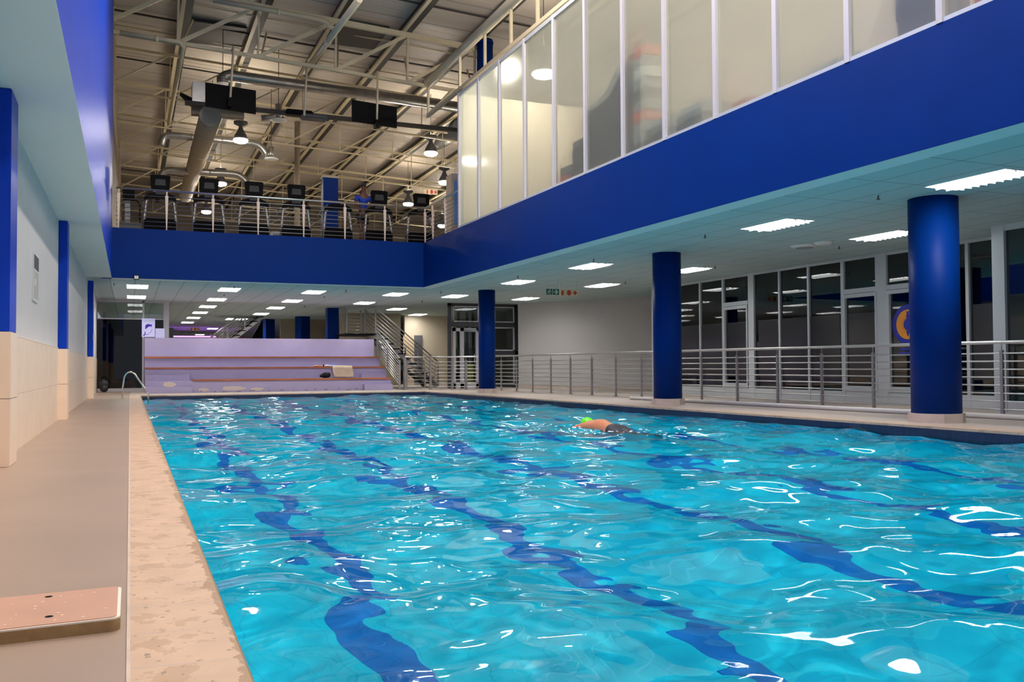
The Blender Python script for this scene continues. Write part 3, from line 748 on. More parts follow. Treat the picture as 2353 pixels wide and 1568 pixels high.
pu = U(on(978, 434, 'y', 38)); exit_sign(pu, .50, .22, 'cream fire equipment sign hanging in the upper gym near the frosted wall', False, hang=U((0,0,RZ(10))).z-pu.z+.05)
# dolphin poster on the portal glass
t = thing('dolphin_poster', 'pale lilac poster with dark leaping dolphin outline above the left end of the bleachers', 'poster', (.6,33.9,1.9))
pl = on(326, 732, 'y', 33.0); pr_ = on(356, 773, 'y', 33.0)
x0, x1, z1, z0 = pl.x, pr_.x, pl.z, pr_.z+.0
YP = 32.98
MB().box((x0,YP,z0-.03),(x1,YP+.015,z1)).build('sheet', 'sign_lilac', t)
def pp(u, v): return (x0+(x1-x0)*u, YP-.001, z1-(z1-z0+.03)*v)
MB().prism([pp(*q) for q in ((.22,.55),(.27,.53),(.25,.42),(.3,.35),(.42,.30),(.6,.31),(.66,.33),(.8,.30),(.74,.37),(.76,.48),(.68,.43),(.55,.43),(.45,.48),(.35,.55),(.24,.57))], (0,-.002,0)).build('dolphin_head_shape', 'sign_indigo', t)
MB().prism([pp(*q) for q in ((.08,.94),(.14,.88),(.22,.84),(.2,.76),(.22,.69),(.28,.76),(.29,.86),(.2,.93))], (0,-.002,0)).build('dolphin_tail_shape', 'sign_indigo', t)
MB().tube([pp(.28,.86),pp(.42,.88),pp(.55,.84),pp(.66,.75),pp(.75,.62),pp(.77,.57)], .006, 5).build('body_line', 'sign_indigo', t)
text_mesh('heading', 'Little Dolphin', .065, pp(.52,.13), (1,0,0), (0,0,1), 'grey_plastic', t)
text_mesh('subheading', 'swim lessons', .055, pp(.52,.21), (1,0,0), (0,0,1), 'grey_plastic', t)
o = None
t = thing('plastic_folder', 'shiny bluish plastic sheet standing beside the dolphin poster', 'sheet', (1.0,33.0,1.83))
a = on(357, 755, 'y', 33.02); c = on(378, 774, 'y', 33.02)
MB().box((a.x,33.02,1.82),(c.x,33.04,a.z)).build('sheet', 'sign_lilac', t)
MB().tube([(a.x+.03,33.015,a.z-.04),(a.x+.08,33.015,a.z-.12),(a.x+.2,33.015,1.87),(c.x-.04,33.015,1.88)], .012, 6).build('glossy_crease', 'white_cloth', t)
# floodlight on the back beam
t = thing('floodlight', 'small square floodlight mounted on the lower edge of the back blue beam', 'floodlight', (.15,VY,3.1))
a = on(307, 632, 'y', VY-.1); c = on(320, 643, 'y', VY-.1)
MB().box((a.x,VY-.1,c.z),(c.x,VY-.05,a.z),bev=.004).build('housing', 'black', t)
MB().box((a.x+.018,VY-.104,c.z+.018),(c.x-.018,VY-.1,a.z-.018)).build('lens', 'soffit_white', t)
MB().box((a.x+.05,VY-.05,c.z+.03),(c.x-.05,VY+.0,c.z+.09)).build('bracket', 'black', t)

# ------------------------------------------------ left glass door (dark) at the far end
def framed(name, structure_name, label=None):
    pass
YD = 33.6
t = bpy.data.objects.new('door_1', None); COL.objects.link(t); t['kind'] = 'structure'; t['_o'] = (0,0,0)
dl = on(206, 800, 'y', YD).x; dr = on(331, 800, 'y', YD).x; dr2 = on(388, 800, 'y', YD).x
MB().box((dl,YD,.1),(dr,YD+.012,2.5)).build('dark_pane', 'dark_glass', t)
MB().box((dl,YD,2.5),(dr2,YD+.012,ZC-.06)).build('top_pane', 'clear_glass', t)
MB().box((dr,YD,1.8),(dr2-.16,YD+.012,2.5)).build('side_pane', 'dark_glass', t)
f = MB(); f.box((dl,YD-.03,ZC-.06),(dr2,YD+.04,ZC)).box((dr2-.18,YD-.04,0),(dr2,YD+.05,ZC)).box((dr-.06,YD-.03,0),(dr+.0,YD+.04,ZC)).box((dl+.25,YD-.04,.0),(dr,YD+.05,.11)).box((dl-.4,YD-.03,2.46),(dr2,YD+.03,2.50))
f.build('frame', 'white_alu', t)
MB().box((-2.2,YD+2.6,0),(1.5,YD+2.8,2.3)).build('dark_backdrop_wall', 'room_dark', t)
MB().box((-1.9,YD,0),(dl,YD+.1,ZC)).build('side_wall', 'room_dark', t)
tb = thing('black_bag', 'black bag on the floor beside the dark glass door', 'bag', (-1.15,32.9,0))
MB().blob((-.80,32.9,.27),(.16,.14,.17)).blob((-.78,32.85,.13),(.13,.12,.13)).build('body', 'black_soft', tb)
MB().tube([(-.87,32.8,.36),(-.84,32.78,.5),(-.76,32.78,.5),(-.72,32.8,.38)], .012, 6).build('handle', 'black', tb)

# ------------------------------------------------ right portal with door (door_2)
YP2 = 31.15
t = bpy.data.objects.new('door_2', None); COL.objects.link(t); t['kind'] = 'structure'; t['_o'] = (0,0,0)
X0, X1 = on(1029,800,'y',YP2).x, on(1188,800,'y',YP2).x; XD0, XD1 = on(1040,800,'y',YP2).x, on(1100,800,'y',YP2).x
f = MB()
for a, c in ((X0,X0+.12),(X1-.1,X1)): f.box((a,YP2-.05,0),(c,YP2+.05,ZC))
f.box((X0,YP2-.05,ZC-.1),(X1,YP2+.05,ZC)).box((X0,YP2-.051,2.25),(X1,YP2+.051,2.4)).box((XD1+.1,YP2-.05,1.22),(X1,YP2+.05,1.36)).box((XD1,YP2-.05,0),(XD1+.14,YP2+.05,ZC)).box((XD1,YP2-.05,0),(X1,YP2+.05,.12))
f.build('frame', 'dark_frame', t)
f = MB()
for (a, b_, c, d) in ((XD0,XD1,0,2.2),):
    f.box((a,YP2-.06,c),(a+.1,YP2+.03,d)).box((b_-.12,YP2-.06,c),(b_,YP2+.03,d)).box((a,YP2-.06,d-.12),(b_,YP2+.03,d)).box((a,YP2-.06,c),(b_,YP2+.03,c+.22)).box((a+.28,YP2-.06,c),(a+.42,YP2+.03,d))
for (a, b_, c, d) in ((XD0,XD1,2.42,ZC-.1),(XD1+.15,X1-.12,2.42,ZC-.1),(XD1+.15,X1-.12,1.37,2.24),(XD1+.15,X1-.12,.13,1.21)):
    for q in ((a,a+.04,c,d),(b_-.04,b_,c,d),(a,b_,c,c+.04),(a,b_,d-.04,d)): f.box((q[0],YP2-.055,q[2]),(q[1],YP2+.02,q[3]))
f.build('light_frame', 'white_alu', t)
MB().box((XD0,YP2,0),(X1,YP2+.008,ZC-.1)).build('pane', 'clear_glass', t)
MB().tube([(XD1-.2,YP2-.09,.95),(XD1-.2,YP2-.09,1.25)], .014, 8).build('door_handle', 'steel', t)
MB().box((XD1-.55,YP2-.1,2.06),(XD1-.1,YP2-.05,2.14)).build('door_closer', 'grey_plastic', t)
# what stands behind the portal: grey back wall, cross trainer frames
MB().box((12.3,34.9,0),(17,35.0,ZC)).build('wall_portal_back', 'grey_wall', structure=True)
t = thing('weight_machine', 'dark upright gym machine with a yellow panel seen through the portal door', 'gym machine', (12.2,33.2,0))
for x in (11.75,12.1,12.35,12.6): MB().box((x-.05,33.2,0),(x+.05,33.3,2.9)).build('upright', 'charcoal', t)
MB().box((11.7,33.1,1.15),(12.65,33.4,1.5)).build('weight_stack_cover', 'charcoal', t); MB().box((11.6,33.1,.25),(12.6,33.4,.5)).build('foot_bar', 'black', t)
MB().box((12.0,33.0,.1),(12.3,33.05,.9)).build('yellow_panel', 'yellow_plastic', t)

# ------------------------------------------------ glass shopfront on the right (window_1, doors)
GX = 14.4
t = bpy.data.objects.new('window_1', None); COL.objects.link(t); t['kind'] = 'structure'; t['_o'] = (0,0,0)
def gy(px): return on(px, 800, 'x', GX).y
G0, G1 = gy(1503), 11.55
for (p, w) in ((1503,.08),(1612,.06),(1665,.07),(1730,.22),(1795,.06),(1862,.06),(1941,.09),(2030,.30),(2229,.07)):
    y = gy(p); MB().box((GX-.05,y-w/2,0),(GX+.05,y+w/2,ZC)).build('mullion', 'alu', t)
MB().box((GX-.042,G1,0),(GX+.042,G0,.22)).build('sill_panel', 'alu', t)
MB().box((GX-.042,G1,ZC-.05),(GX+.042,G0,ZC-.001)).build('head_frame', 'alu', t)
for a, c in ((1665,1722),(1941,2020),(2042,2110)):
    MB().box((GX-.047,gy(c),2.33),(GX+.047,gy(a),2.43)).build('transom', 'alu', t)
    y0, y1 = gy(c), gy(a); f = MB()
    f.box((GX-.06,y1-.08,.225),(GX+.02,y1-.0,2.32)).box((GX-.06,y0,.225),(GX+.02,y0+.05,2.32)).box((GX-.059,y0,2.24),(GX+.019,y1,2.319)).box((GX-.059,y0,.226),(GX+.019,y1,.34))
    f.build('door_leaf_frame', 'alu', t)
MB().box((GX-.004,G1,.2),(GX+.004,G0,ZC-.05)).build('pane', 'shop_glass', t)
for a, c in ((1503,1612),(1612,1665),(1672,1717),(1742,1795),(1795,1862),(1862,1934),(1948,2014),(2235,2295)):
    MB().box((GX-.009,max(gy(c),G1)+.03,.50),(GX-.006,gy(a)-.03,1.90)).build('frost_film', 'film_dark', t)
# return of the shopfront nearer the camera
t = bpy.data.objects.new('window_2', None); COL.objects.link(t); t['kind'] = 'structure'; t['_o'] = (0,0,0)
q = on(2290, 800, 'y', 10.9)
QX = 13.35; QY = on(2290,800,'x',QX).y
MB().box((QX-.06,QY-.22,0),(QX+.06,QY+.0,ZC)).build('mullion', 'alu', t)
MB().box((QX-.05,5,ZC-.1),(QX+.05,QY,ZC)).build('head_frame', 'alu', t)
MB().box((QX-.05,5,0),(QX+.05,QY,.18)).build('sill_panel', 'alu', t)
MB().box((QX-.004,5,.1),(QX+.004,QY-.1,ZC-.1)).build('pane', 'shop_glass', t)
MB().box((QX-.04,QY-.95,0),(QX+.04,QY-.91,ZC-.1)).build('mullion', 'charcoal', t)
MB().box((QX,QY-.0,0),(GX,QY+.06,ZC)).build('return_panel', 'alu', t)
# rooms behind: dim back wall, low furniture
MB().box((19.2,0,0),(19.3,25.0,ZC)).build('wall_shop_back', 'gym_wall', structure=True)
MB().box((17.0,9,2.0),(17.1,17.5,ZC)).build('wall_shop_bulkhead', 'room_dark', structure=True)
# emblem on the glass door
t = thing('glass_emblem', 'orange sunburst disc emblem with blue figure on the glass door behind the nearest column', 'emblem', (GX-.08,13.6,1.6))
cy, cz, R_ = 13.66, 1.60, .30
LX = GX-.012
def disc(r, x, n=40, k=1.): return [(x, cy+r*math.cos(i*2*math.pi/n), cz+k*r*math.sin(i*2*math.pi/n)) for i in range(n)]
MB().prism(disc(R_*1.35, LX+.004), (-.001,0,0)).build('halo_ring', 'logo_blue', t)
MB().prism(disc(R_, LX), (-.003,0,0)).build('orange_disc', 'logo_orange', t)
rb = MB()
for i in range(24):
    a = i*math.pi/12; c, s_ = math.cos(a), math.sin(a); n_ = (-s_*.010, c*.010)
    rb.prism([(LX-.0035, cy+.08*c-n_[0], cz+.08*s_-n_[1]), (LX-.0035, cy+.08*c+n_[0], cz+.08*s_+n_[1]), (LX-.0035, cy+.21*c, cz+.21*s_)], (-.001,0,0))
rb.build('sun_rays', 'logo_ray', t)
fg = MB(); w_ = [(.05,.26),(.03,.24),(.025,.21),(.04,.18),(.03,.12),(.07,.09),(.10,.05),(.11,0),(.10,-.06),(.06,-.10),(.03,-.13),(.045,-.16),(.03,-.19),(.01,-.24)]
fg.prism([(LX-.005, cy+a, cz+z) for a, z in w_] + [(LX-.005, cy-a, cz+z) for a, z in w_[::-1]], (-.001,0,0)); fg.build('blue_figure', 'logo_blue', t)
fg = MB(); fg.box((LX-.002,cy-.22,1.08),(LX,cy+.22,1.12)).box((LX-.002,cy-.25,1.01),(LX,cy+.25,1.05)); fg.build('lettering_lines', 'logo_blue', t)
# dim furniture behind the film
t = thing('yellow_chair', 'yellow chair low behind the shopfront glass', 'chair', (15.3,20.1,0))
MB().box((15.1,19.9,.42),(15.5,20.3,.46)).build('seat', 'yellow_plastic', t); MB().box((15.1,19.88,.46),(15.5,19.92,.82)).build('backrest', 'yellow_plastic', t)
for a in (15.12,15.48):
    for c in (19.92,20.28): MB().tube([(a,c,0),(a,c,.42)], .015, 6).build('leg', 'steel_dull', t)
t = thing('red_machine', 'small red and white machine low behind the shopfront glass', 'machine', (15.2,21.9,0))
MB().box((15.0,21.7,.1),(15.4,22.1,.4),bev=.03).build('body', 'white_plastic', t); MB().tube([(15.1,22.2,.1),(15.1,22.2,.5),(15.1,21.9,.56),(15.1,21.7,.5)], .04, 8).build('arm', 'red_plastic', t)
MB().box((15.0,21.7,0),(15.4,22.1,.1)).build('foot', 'charcoal', t)
t = thing('massage_couch', 'low dark couch with slanted steel frame behind the shopfront glass', 'couch', (15.5,17.3,0))
MB().box((15.2,16.2,.5),(15.9,18.2,.62),bev=.03).build('pad', 'black_soft', t)
for a, c in (((15.25,16.3,0),(15.25,17.6,.5)),((15.25,18.1,0),(15.25,16.9,.5)),((15.85,16.3,0),(15.85,17.6,.5)),((15.85,18.1,0),(15.85,16.9,.5))): MB().tube([a,c], .02, 6).build('leg', 'steel', t)
t = thing('low_bench', 'dark low bench behind the glass door beside the couch', 'bench', (15.5,15.2,0))
MB().box((15.2,14.7,.38),(15.8,15.9,.5),bev=.02).build('seat', 'black_soft', t)
for a in (14.8,15.8): MB().box((15.3,a-.04,0),(15.7,a+.04,.38)).build('leg', 'charcoal', t)

# ------------------------------------------------ staircases
def stair(name, label, base, run, rise, n, width, ydir=1, treadm='black', m='steel_dull', rails=(0,1), rh=.9, bars=6, soffit=False):
    """flight going along x: base (x,y,z), run signed"""
    x, y, z = base; t = thing(name, label, 'staircase', base)
    for i in range(n):
        a = x+run*i/n; c = x+run*(i+1)/n; zz = z+rise*(i+1)/n
        MB().box((min(a,c)-.03,y,zz-.04),(max(a,c)+.03,y+width,zz)).build('tread', treadm, t)
    for yy in (y+.05, y+width-.05): MB().bar((x,yy,z),(x+run,yy,z+rise),.05,.14).build('stringer', m, t)
    for k in rails:
        yy = y+.02 if k == 0 else y+width-.02; r = MB(); Z = Vector((0,0,1))
        p, q = Vector((x,yy,z)), Vector((x+run,yy,z+rise))
        MB().tube([p+Z*rh, q+Z*rh], .024, 8).build('handrail', 'steel', t)
        for i in range(bars):
            h_ = .1+(rh-.25)*i/(bars-1); MB().tube([p+Z*h_, q+Z*h_], .013, 6).build('rail_bar', 'steel', t)
        for f_ in (0,.33,.66,1):
            s_ = p.lerp(q, f_); MB().box((s_.x-.03,yy-.012,s_.z),(s_.x+.03,yy+.012,s_.z+rh-.08)).build('post', m, t)
    return t
stair('open_staircase', 'open stainless-railed staircase with dark treads rising left behind the bleacher railing', (10.93,33.25,0), -2.45, 2.05, 11, 1.75, rh=.98)
# landing and second flight
t = thing('stair_landing', 'landing and upper flight with steel bars at the head of the open staircase', 'landing', (8.4,33.3,2.1))
MB().box((7.35,33.3,1.98),(8.46,34.98,2.05)).build('platform', 'black', t)
lx0, lx1 = on(795,765,'y',34.95).x, on(829,765,'y',34.95).x
q0, q1 = on(779,722,'y',36.4), on(796,768,'y',34.95)
for i in range(7):
    dz = Vector((0,0,i*.13-.1)); MB().tube([q0+dz, q1+dz, Vector((lx1,34.95,q1.z))+dz], .011, 6).build('rail_bar', 'steel', t)
MB().tube([q0+Vector((0,0,.85)), q1+Vector((0,0,.85)), Vector((lx1,34.95,q1.z+.85))], .022, 8).build('handrail', 'steel', t)
for x in (q1.x, lx1): MB().box((x-.03,34.93,2.0),(x+.03,34.97,3.0)).build('post', 'steel_dull', t)
sx0 = on(492,775,'y',42).x; sx1 = on(600,735,'y',42).x
stair('black_staircase', 'black stair with stainless railings rising right behind the bleachers', (sx0-.2,42,1.2), 2.3, 1.9, 9, 1.4, rh=.85, bars=6)
MB().prism([(sx1-.9,42.9,1.2),(sx1+.2,42.9,3.0),(sx1+.2,42.9,1.2)], (0,.1,0)).build('stair_underside_panel', 'black')
tag(bpy.data.objects['stair_underside_panel'], 'black sloping panel under the far stair beside the blue column', 'panel')
# reception clutter deep in the hall
t = thing('reception_desk', 'low reddish-brown counter with amber front deep in the hall beyond the bleachers', 'counter', (3.0,60,0))
MB().box((2.0,60,2.05),(4.9,60.6,2.15)).build('top', 'wood_plank', t); MB().box((2.1,60.1,0),(4.8,60.5,2.05)).build('front', 'wood_plank', t)
for (x0, x1, y, z0, z1, lb) in ((1.6,4.6,55,2.55,2.62,'glowing purple light strip under the far ceiling'), (2.6,6.2,58,2.42,2.55,'wider glowing purple light band farther right under the ceiling')):
    t = thing('neon_strip', lb, 'light strip', ((x0+x1)/2,y,z0))
    MB().box((x0,y,z0),(x1,y+.1,z1)).build('glow_tube', 'purple_glow', t)
    for x in (x0+.3, x1-.3): MB().tube([(x,y+.05,z1),(x,y+.05,ZC)], .01, 5).build('hanger', 'steel_dull', t)

# ================================================================== UPPER STOREY (surveyed coordinates via U)
# frosted glass wall of the studio
t = bpy.data.objects.new('window_3', None); COL.objects.link(t); t['kind'] = 'structure'; t['_o'] = (0,0,0)
GM = [24.01,22.46,20.98,19.41,17.8,16.32,14.79,13.35,11.87,10.42,9.0,7.55,6.1,4.6,3.1]
XG = 8.56; ZG0, ZG1 = 4.70, 8.52
for i, y in enumerate(GM):
    MB(True).box((XG-.06,y-.045,ZG0),(XG+.03,y+.045,ZG1)).build('mullion', 'white_alu', t)
for a, c in zip(GM, GM[1:]):
    MB(True).box((XG-.01,c+.04,ZG0+.05),(XG+.002,a-.04,ZG1-.08)).build('pane', 'frosted_glass', t)
MB(True).box((XG-.05,GM[-1],ZG1-.09),(XG+.03,GM[0]+.05,ZG1)).build('head_frame', 'alu', t)
MB(True).box((XG-.05,GM[-1],ZG0),(XG+.03,GM[0]+.05,ZG0+.05)).build('sill_frame', 'alu', t)
MB(True).box((XG+.1,24.0,ZG0),(20,24.12,ZG1)).build('wall_studio_end', 'beige_wall', structure=True)
MB(True).box((15.6,3,ZG0),(15.7,24,11.5)).build('wall_studio_back', 'beige_wall', structure=True)
# studio equipment behind the frosted glass
def step_stack(y0, y1, x0, zs, mats, label):
    t = thing('step_stack', label, 'step platforms', (x0+.2,(y0+y1)/2,ZG0), 'aerobic steps behind the frosted glass', True)
    z = ZG0
    for i, h in enumerate(zs):
        j = random.uniform(-.03,.03)
        MB(True).prism([(x0+.02,y0+j,z),(x0+.45,y0+j,z),(x0+.45,y1+j,z),(x0+.02,y1+j,z)][::1], (0,0,h*.92)).build('step_platform', mats[i%len(mats)], t); z += h
XS = 8.63
step_stack(17.2,17.75,XS,[.22,.2],['step_red','charcoal'],'low pile of dark steps with a red one behind the fifth glass panel')
step_stack(16.55,17.15,XS,[.17,.17,.17,.17,.17],['charcoal','black_soft'],'pile of dark steps beside the tall black cabinet')
t = thing('black_cabinet', 'large black equipment block with sloping top behind the sixth and seventh glass panels', 'equipment', (XS+.3,15.5,ZG0), None, True)
MB(True).prism([(XS,16.5,ZG0),(XS,16.5,ZG0+1.25),(XS,15.6,ZG0+1.35),(XS,15.0,ZG0+1.75),(XS,14.75,ZG0+1.75),(XS,14.75,ZG0)], (.5,0,0)).build('body', 'black_soft', t)
MB(True).prism([(XS,16.5,ZG0+1.25),(XS,16.5,ZG0+1.33),(XS,15.6,ZG0+1.45),(XS,15.0,ZG0+1.85),(XS,15.0,ZG0+1.75),(XS,15.6,ZG0+1.35)], (.5,0,0)).build('grey_top', 'grey_plastic', t)
step_stack(14.15,14.6,XS,[.2]*10,['charcoal','grey_plastic','grey_plastic','step_red','grey_plastic','charcoal','grey_plastic','white_plastic','grey_plastic','step_red'],'tall wobbly pile of grey and red steps topped by a red one')
step_stack(13.3,14.0,XS,[.25,.25],['charcoal','grey_plastic'],'low grey step box at the seventh mullion')
step_stack(12.3,13.0,XS,[.25,.22],['charcoal','grey_plastic'],'low grey step box right of the seventh mullion')
step_stack(11.1,11.6,XS,[.2],['red_plastic'],'flat brown-red step just above the sill of a bright panel')
step_stack(7.6,8.3,XS,[.3,.3,.35],['charcoal','black_soft','grey_plastic'],'dark overhanging stack behind the last but one visible glass panel')
step_stack(6.6,7.2,XS,[.2,.2,.25],['step_red','grey_plastic','white_plastic'],'mixed stack behind the rightmost visible glass panel')
t = thing('rolled_mat', 'long grey mat lying along the sill behind a frosted panel', 'mat', (XS+.2,9.7,ZG0), None, True)
MB(True).tube([(XS+.2,10.3,ZG0+.06),(XS+.2,9.9,ZG0+.12),(XS+.2,9.1,ZG0+.12)], .12, 12).build('roll', 'grey_plastic', t)
MB(True).tube([(XS+.2,9.5,ZG0+.12),(XS+.2,9.45,ZG0+.12)], .125, 12).build('strap', 'black', t)

# lamps
def highbay(p, r, label, m='highbay_glow', grp='high-bay lamps in the gym', top=None):
    p = Vector(p); t = thing('highbay_lamp', label, 'lamp', p, grp, True)
    rfl = MB(True).lathe(p, [(r*.95,0),(r,.03),(r*.8,.18),(r*.35,.4),(r*.25,.5),(r*.95,.60),(r*.98,.68)], 20).build('reflector', 'charcoal', t)
    MB(True).lathe(p+Vector((0,0,-.03)), [(r*.4,-.11),(r*.85,-.07),(r*1.02,0),(r*.96,.03)], 20).build('lens', m, rfl)
    MB(True).cyl((p.x,p.y), r*.9, p.z+.66, p.z+.685, 20).build('added_top_glow', 'added_uplight', rfl)  # glowing cap added on top of the lamp to brighten the roof
    MB(True).tube([p+Vector((0,0,.5)), (p.x,p.y,RZ(p.x))], .01, 5).build('suspension', 'dark_steel', t)
    return t
for (px, py), lb in zip(((553,321),(990,351),(507,421),(474,486),(1021,418),(938,468),(1016,518)),
    ('glaring gym lamp under the left display panel', 'glaring gym lamp beside the dark duct, left of the frosted wall', 'gym lamp right of the second treadmill screen',
     'gym lamp low over the second treadmill', 'gym lamp at the balcony corner near the frosted wall', 'gym lamp left of the last treadmill screen', 'lowest gym lamp seen through the short side railing')):
    highbay(on(px, py, 'z', 9.5), .27, lb)
for i, (px, py, z, r) in enumerate(((1250,168,9.3,.45),(1185,380,9.5,.22))):
    pass
highbay(on(1250,168,'x',10.6), .34, 'large lamp glowing through the fourth frosted panel', grp='studio lamps')
highbay(on(1186,381,'y',33), .2, 'small lamp glowing through the third frosted panel', grp='studio lamps')
highbay((12.2,12.0,10.3), .34, 'studio lamp hanging above the brighter frosted panels', grp='studio lamps')
highbay((11.5,6.0,10.3), .34, 'studio lamp hanging nearest the camera behind the frosted wall', grp='studio lamps')
# lamps above the pool, beyond the top of the picture
for i, (x, y) in enumerate(((2.0,3),(6.2,3),(2.0,10),(6.2,10),(2.0,17),(6.2,17))):
    hb = highbay((x,y,11.2), .36, f'pool hall lamp above the {"left" if x<4 else "right"} lanes, {ORD[i//2]} pair from the camera', 'highbay_pool', 'pool hall lamps')
    la = bpy.data.lights.new('lamp_light', 'AREA'); la.shape = 'DISK'; la.size = .6; la.energy = 140; la.color = (1, .90, .80); la.cycles.is_caustics_light = True
    lo = bpy.data.objects.new('lamp_light', la); COL.objects.link(lo); lo.parent = hb; lo.location = (0, 0, -.17)

# purlins / rafters running away from the camera
for i, x in enumerate((1.5, 3.72, 5.95, 8.2, 10.5, 12.8, 15.1, 17.4)):
    t = thing('roof_purlin', f'cream roof purlin with dark upper web, {ORD[i]} from the left', 'purlin', (x,28,RZ(x)), 'roof purlins', True)
    MB(True).box((x-.10,-4,RZ(x)-.34),(x+.02,66,RZ(x)-.26)).build('flange', 'cream_steel', t)
    MB(True).box((x-.02,-4,RZ(x)-.28),(x+.26,66,RZ(x)-.02)).build('dark_web', 'dark_steel', t)
# trusses across
XN = [-1.05, 1.24, 3.55, 5.92, 8.27, 10.6, 12.9, 15.2, 17.5]
tlab = ['nearest the pool opening', 'second from the pool opening', 'third from the pool opening', 'fourth from the pool opening', 'fifth from the pool opening', 'sixth from the pool opening', 'farthest away']
for k, y in enumerate((28.3, 34.3, 38.6, 43.5, 49, 54.5, 60)):
    t = thing('roof_truss', f'cream tubular steel roof truss, {tlab[k]}', 'truss', (8,y,RZ(8)-1.5), 'roof trusses', True)
    zt = lambda x: RZ(x)-.42
    zb = lambda x: RZ(x)-1.98
    w = .13 if k == 0 else .07
    MB(True).bar((XN[0],y,zt(XN[0])),(XN[-1],y,zt(XN[-1])),w,w*1.25).build('top_chord', 'cream_steel', t)
    MB(True).bar((XN[0],y,zb(XN[0])),(XN[-1],y,zb(XN[-1])),w*.8,w*.8).build('bottom_chord', 'cream_steel', t)
    for i in range(len(XN)-1):
        a, c = XN[i], XN[i+1]
        MB(True).bar((a,y,zb(a)),(c,y,zt(c)),w*.6,w*.8).build('diagonal', 'cream_steel', t)
        MB(True).bar((c,y,zb(c)),(c+.03,y,zt(c)),w*.5,w*.5).build('vertical', 'cream_steel', t)
        if k == 0: MB(True).bar((a+.1,y+.15,zb(a)),(a+.55,y+2.2,zt(a)),.05,.06).build('brace', 'cream_steel', t)
# cross bridging rods between the purlins
t = thing('roof_bridging', 'thin rods and dark seams crossing between the purlins under the roof sheets', 'rods', (8,30,11.5), None, True)
for j, y in enumerate((26.4,29.9,31.6,33.0,36.4,40.8,46,51.5,57)):
    MB(True).bar((-.7,y,RZ(-.7)-.12),(18,y,RZ(18)-.12),.05,.05).build('rod', 'cream_steel' if j%2 else 'dark_steel', t)
for j, (y, x) in enumerate(((31.2,2.7),(28.9,7.0))):
    o = MB(True).box((x-1.0,y,RZ(x)-.14),(x+.85,y+2.1,RZ(x)-.08)).build('roof_hatch', 'dark_steel'); tag(o, ['dark open roof panel at upper left above the black display', 'dark open roof panel in the middle above the long duct'][j], 'roof opening')
# longitudinal girder over the beam line
t = thing('longitudinal_girder', 'round cream tube girder running from the top of the picture to the frosted wall corner', 'girder', (8.7,24,9.8), None, True)
MB(True).tube([(8.7,14,9.84),(8.7,27.45,9.84)], .14, 12).build('top_tube', 'cream_steel', t)
MB(True).bar((8.7,14,8.72),(8.7,27.45,8.78),.1).build('bottom_chord', 'cream_steel', t)
for y in (19.0,20.6,22.4,24.4,27.4): MB(True).bar((8.7,y,8.75),(8.7,y,9.84),.07).build('hanger', 'cream_steel', t)
MB(True).bar((8.7,27.3,8.8),(9.6,27.6,9.8),.07).build('diagonal', 'cream_steel', t)
# column rising past the glass wall to the roof
p1 = on(1114, 93, 'y', 28)
t = thing('round_column', 'upper end of a round blue column meeting the roof behind the frosted wall', 'column', (p1.x,28,4.7), None, True)
MB(True).cyl((p1.x,28), .27, 4.7, p1.z, 28).build('shaft', 'blue_paint', t); MB(True).cyl((p1.x,28), .29, p1.z-.12, p1.z-.06, 28).build('collar', 'blue_paint', t)
p1 = on(758, 410, 'y', 30.5)
t = thing('square_column', 'square blue column standing on the upper gym floor behind the treadmills', 'column', (p1.x,30.5,4.7), None, True)
MB(True).box((p1.x-.26,30.3,4.7),(p1.x+.24,30.7,p1.z)).build('shaft', 'blue_paint', t); MB(True).box((p1.x-.28,30.28,p1.z-.02),(p1.x+.26,30.72,p1.z+.03)).build('cap', 'cream_steel', t)
p1 = on(683, 380, 'y', 42); q1 = on(683, 460, 'y', 42)
t = thing('duct_riser', 'brown vertical duct dropping behind the fourth treadmill', 'duct', (p1.x,42,q1.z), None, True)
MB(True).cyl((p1.x,42), .13, q1.z-2.5, p1.z+2.0, 16).build('pipe', 'duct_cloth', t); MB(True).cyl((p1.x,42), .15, q1.z, q1.z+.1, 16).build('band', 'galv', t)

# displays on poles
def display(px0, px1, py0, py1, pole, y, label):
    a = on(px0, py0, 'y', y); c = on(px1, py1, 'y', y)
    t = thing('hanging_display', label, 'display', ((a.x+c.x)/2, y, c.z), 'black displays hung from the truss', True)
    zr = lambda x: -.055*(x-a.x)
    pn = MB(True).prism([(a.x,y,a.z),(c.x,y,a.z+zr(c.x)),(c.x,y,c.z),(a.x,y,c.z-zr(c.x))], (0,.07,0)).build('panel', 'black', t)
    pt = on(pole[0], pole[1], 'y', y-.25); pb = on(pole[2], pole[3], 'y', y-.25)
    MB(True).tube([(pt.x,28.2,RZ(pt.x)-1.95), pt, pb], .035, 8).build('pole', 'cream_steel', t)
    MB(True).box((pb.x-.05,y-.3,pb.z-.03),(pb.x+.05,y,pb.z+.2)).build('bracket', 'black', pn)
display(472,588,189,262,(537,108,528,240),28.0,'wide black display hanging on a pole beside the foil-wrapped box')
display(809,912,229,294,(868,165,866,290),28.0,'black display hanging on a pole left of the frosted wall')
p = on(700,262,'y',30.6); t = thing('projector', 'dark projector-like box on a pole between the two hanging displays', 'projector', p, None, True)
a = on(657,250,'y',30.6); c = on(752,275,'y',30.6)
MB(True).box((a.x,30.5,c.z+.05),(a.x+.9,30.9,a.z),bev=.04).build('body', 'black', t); MB(True).box((a.x+.5,30.45,c.z-.05),(c.x,30.85,a.z-.12),bev=.04).build('lower_body', 'charcoal', t)
pt = on(706,143,'y',28.3); pb = on(699,266,'y',28.3); MB(True).tube([pt,pb],.035,8).build('pole', 'cream_steel', t)
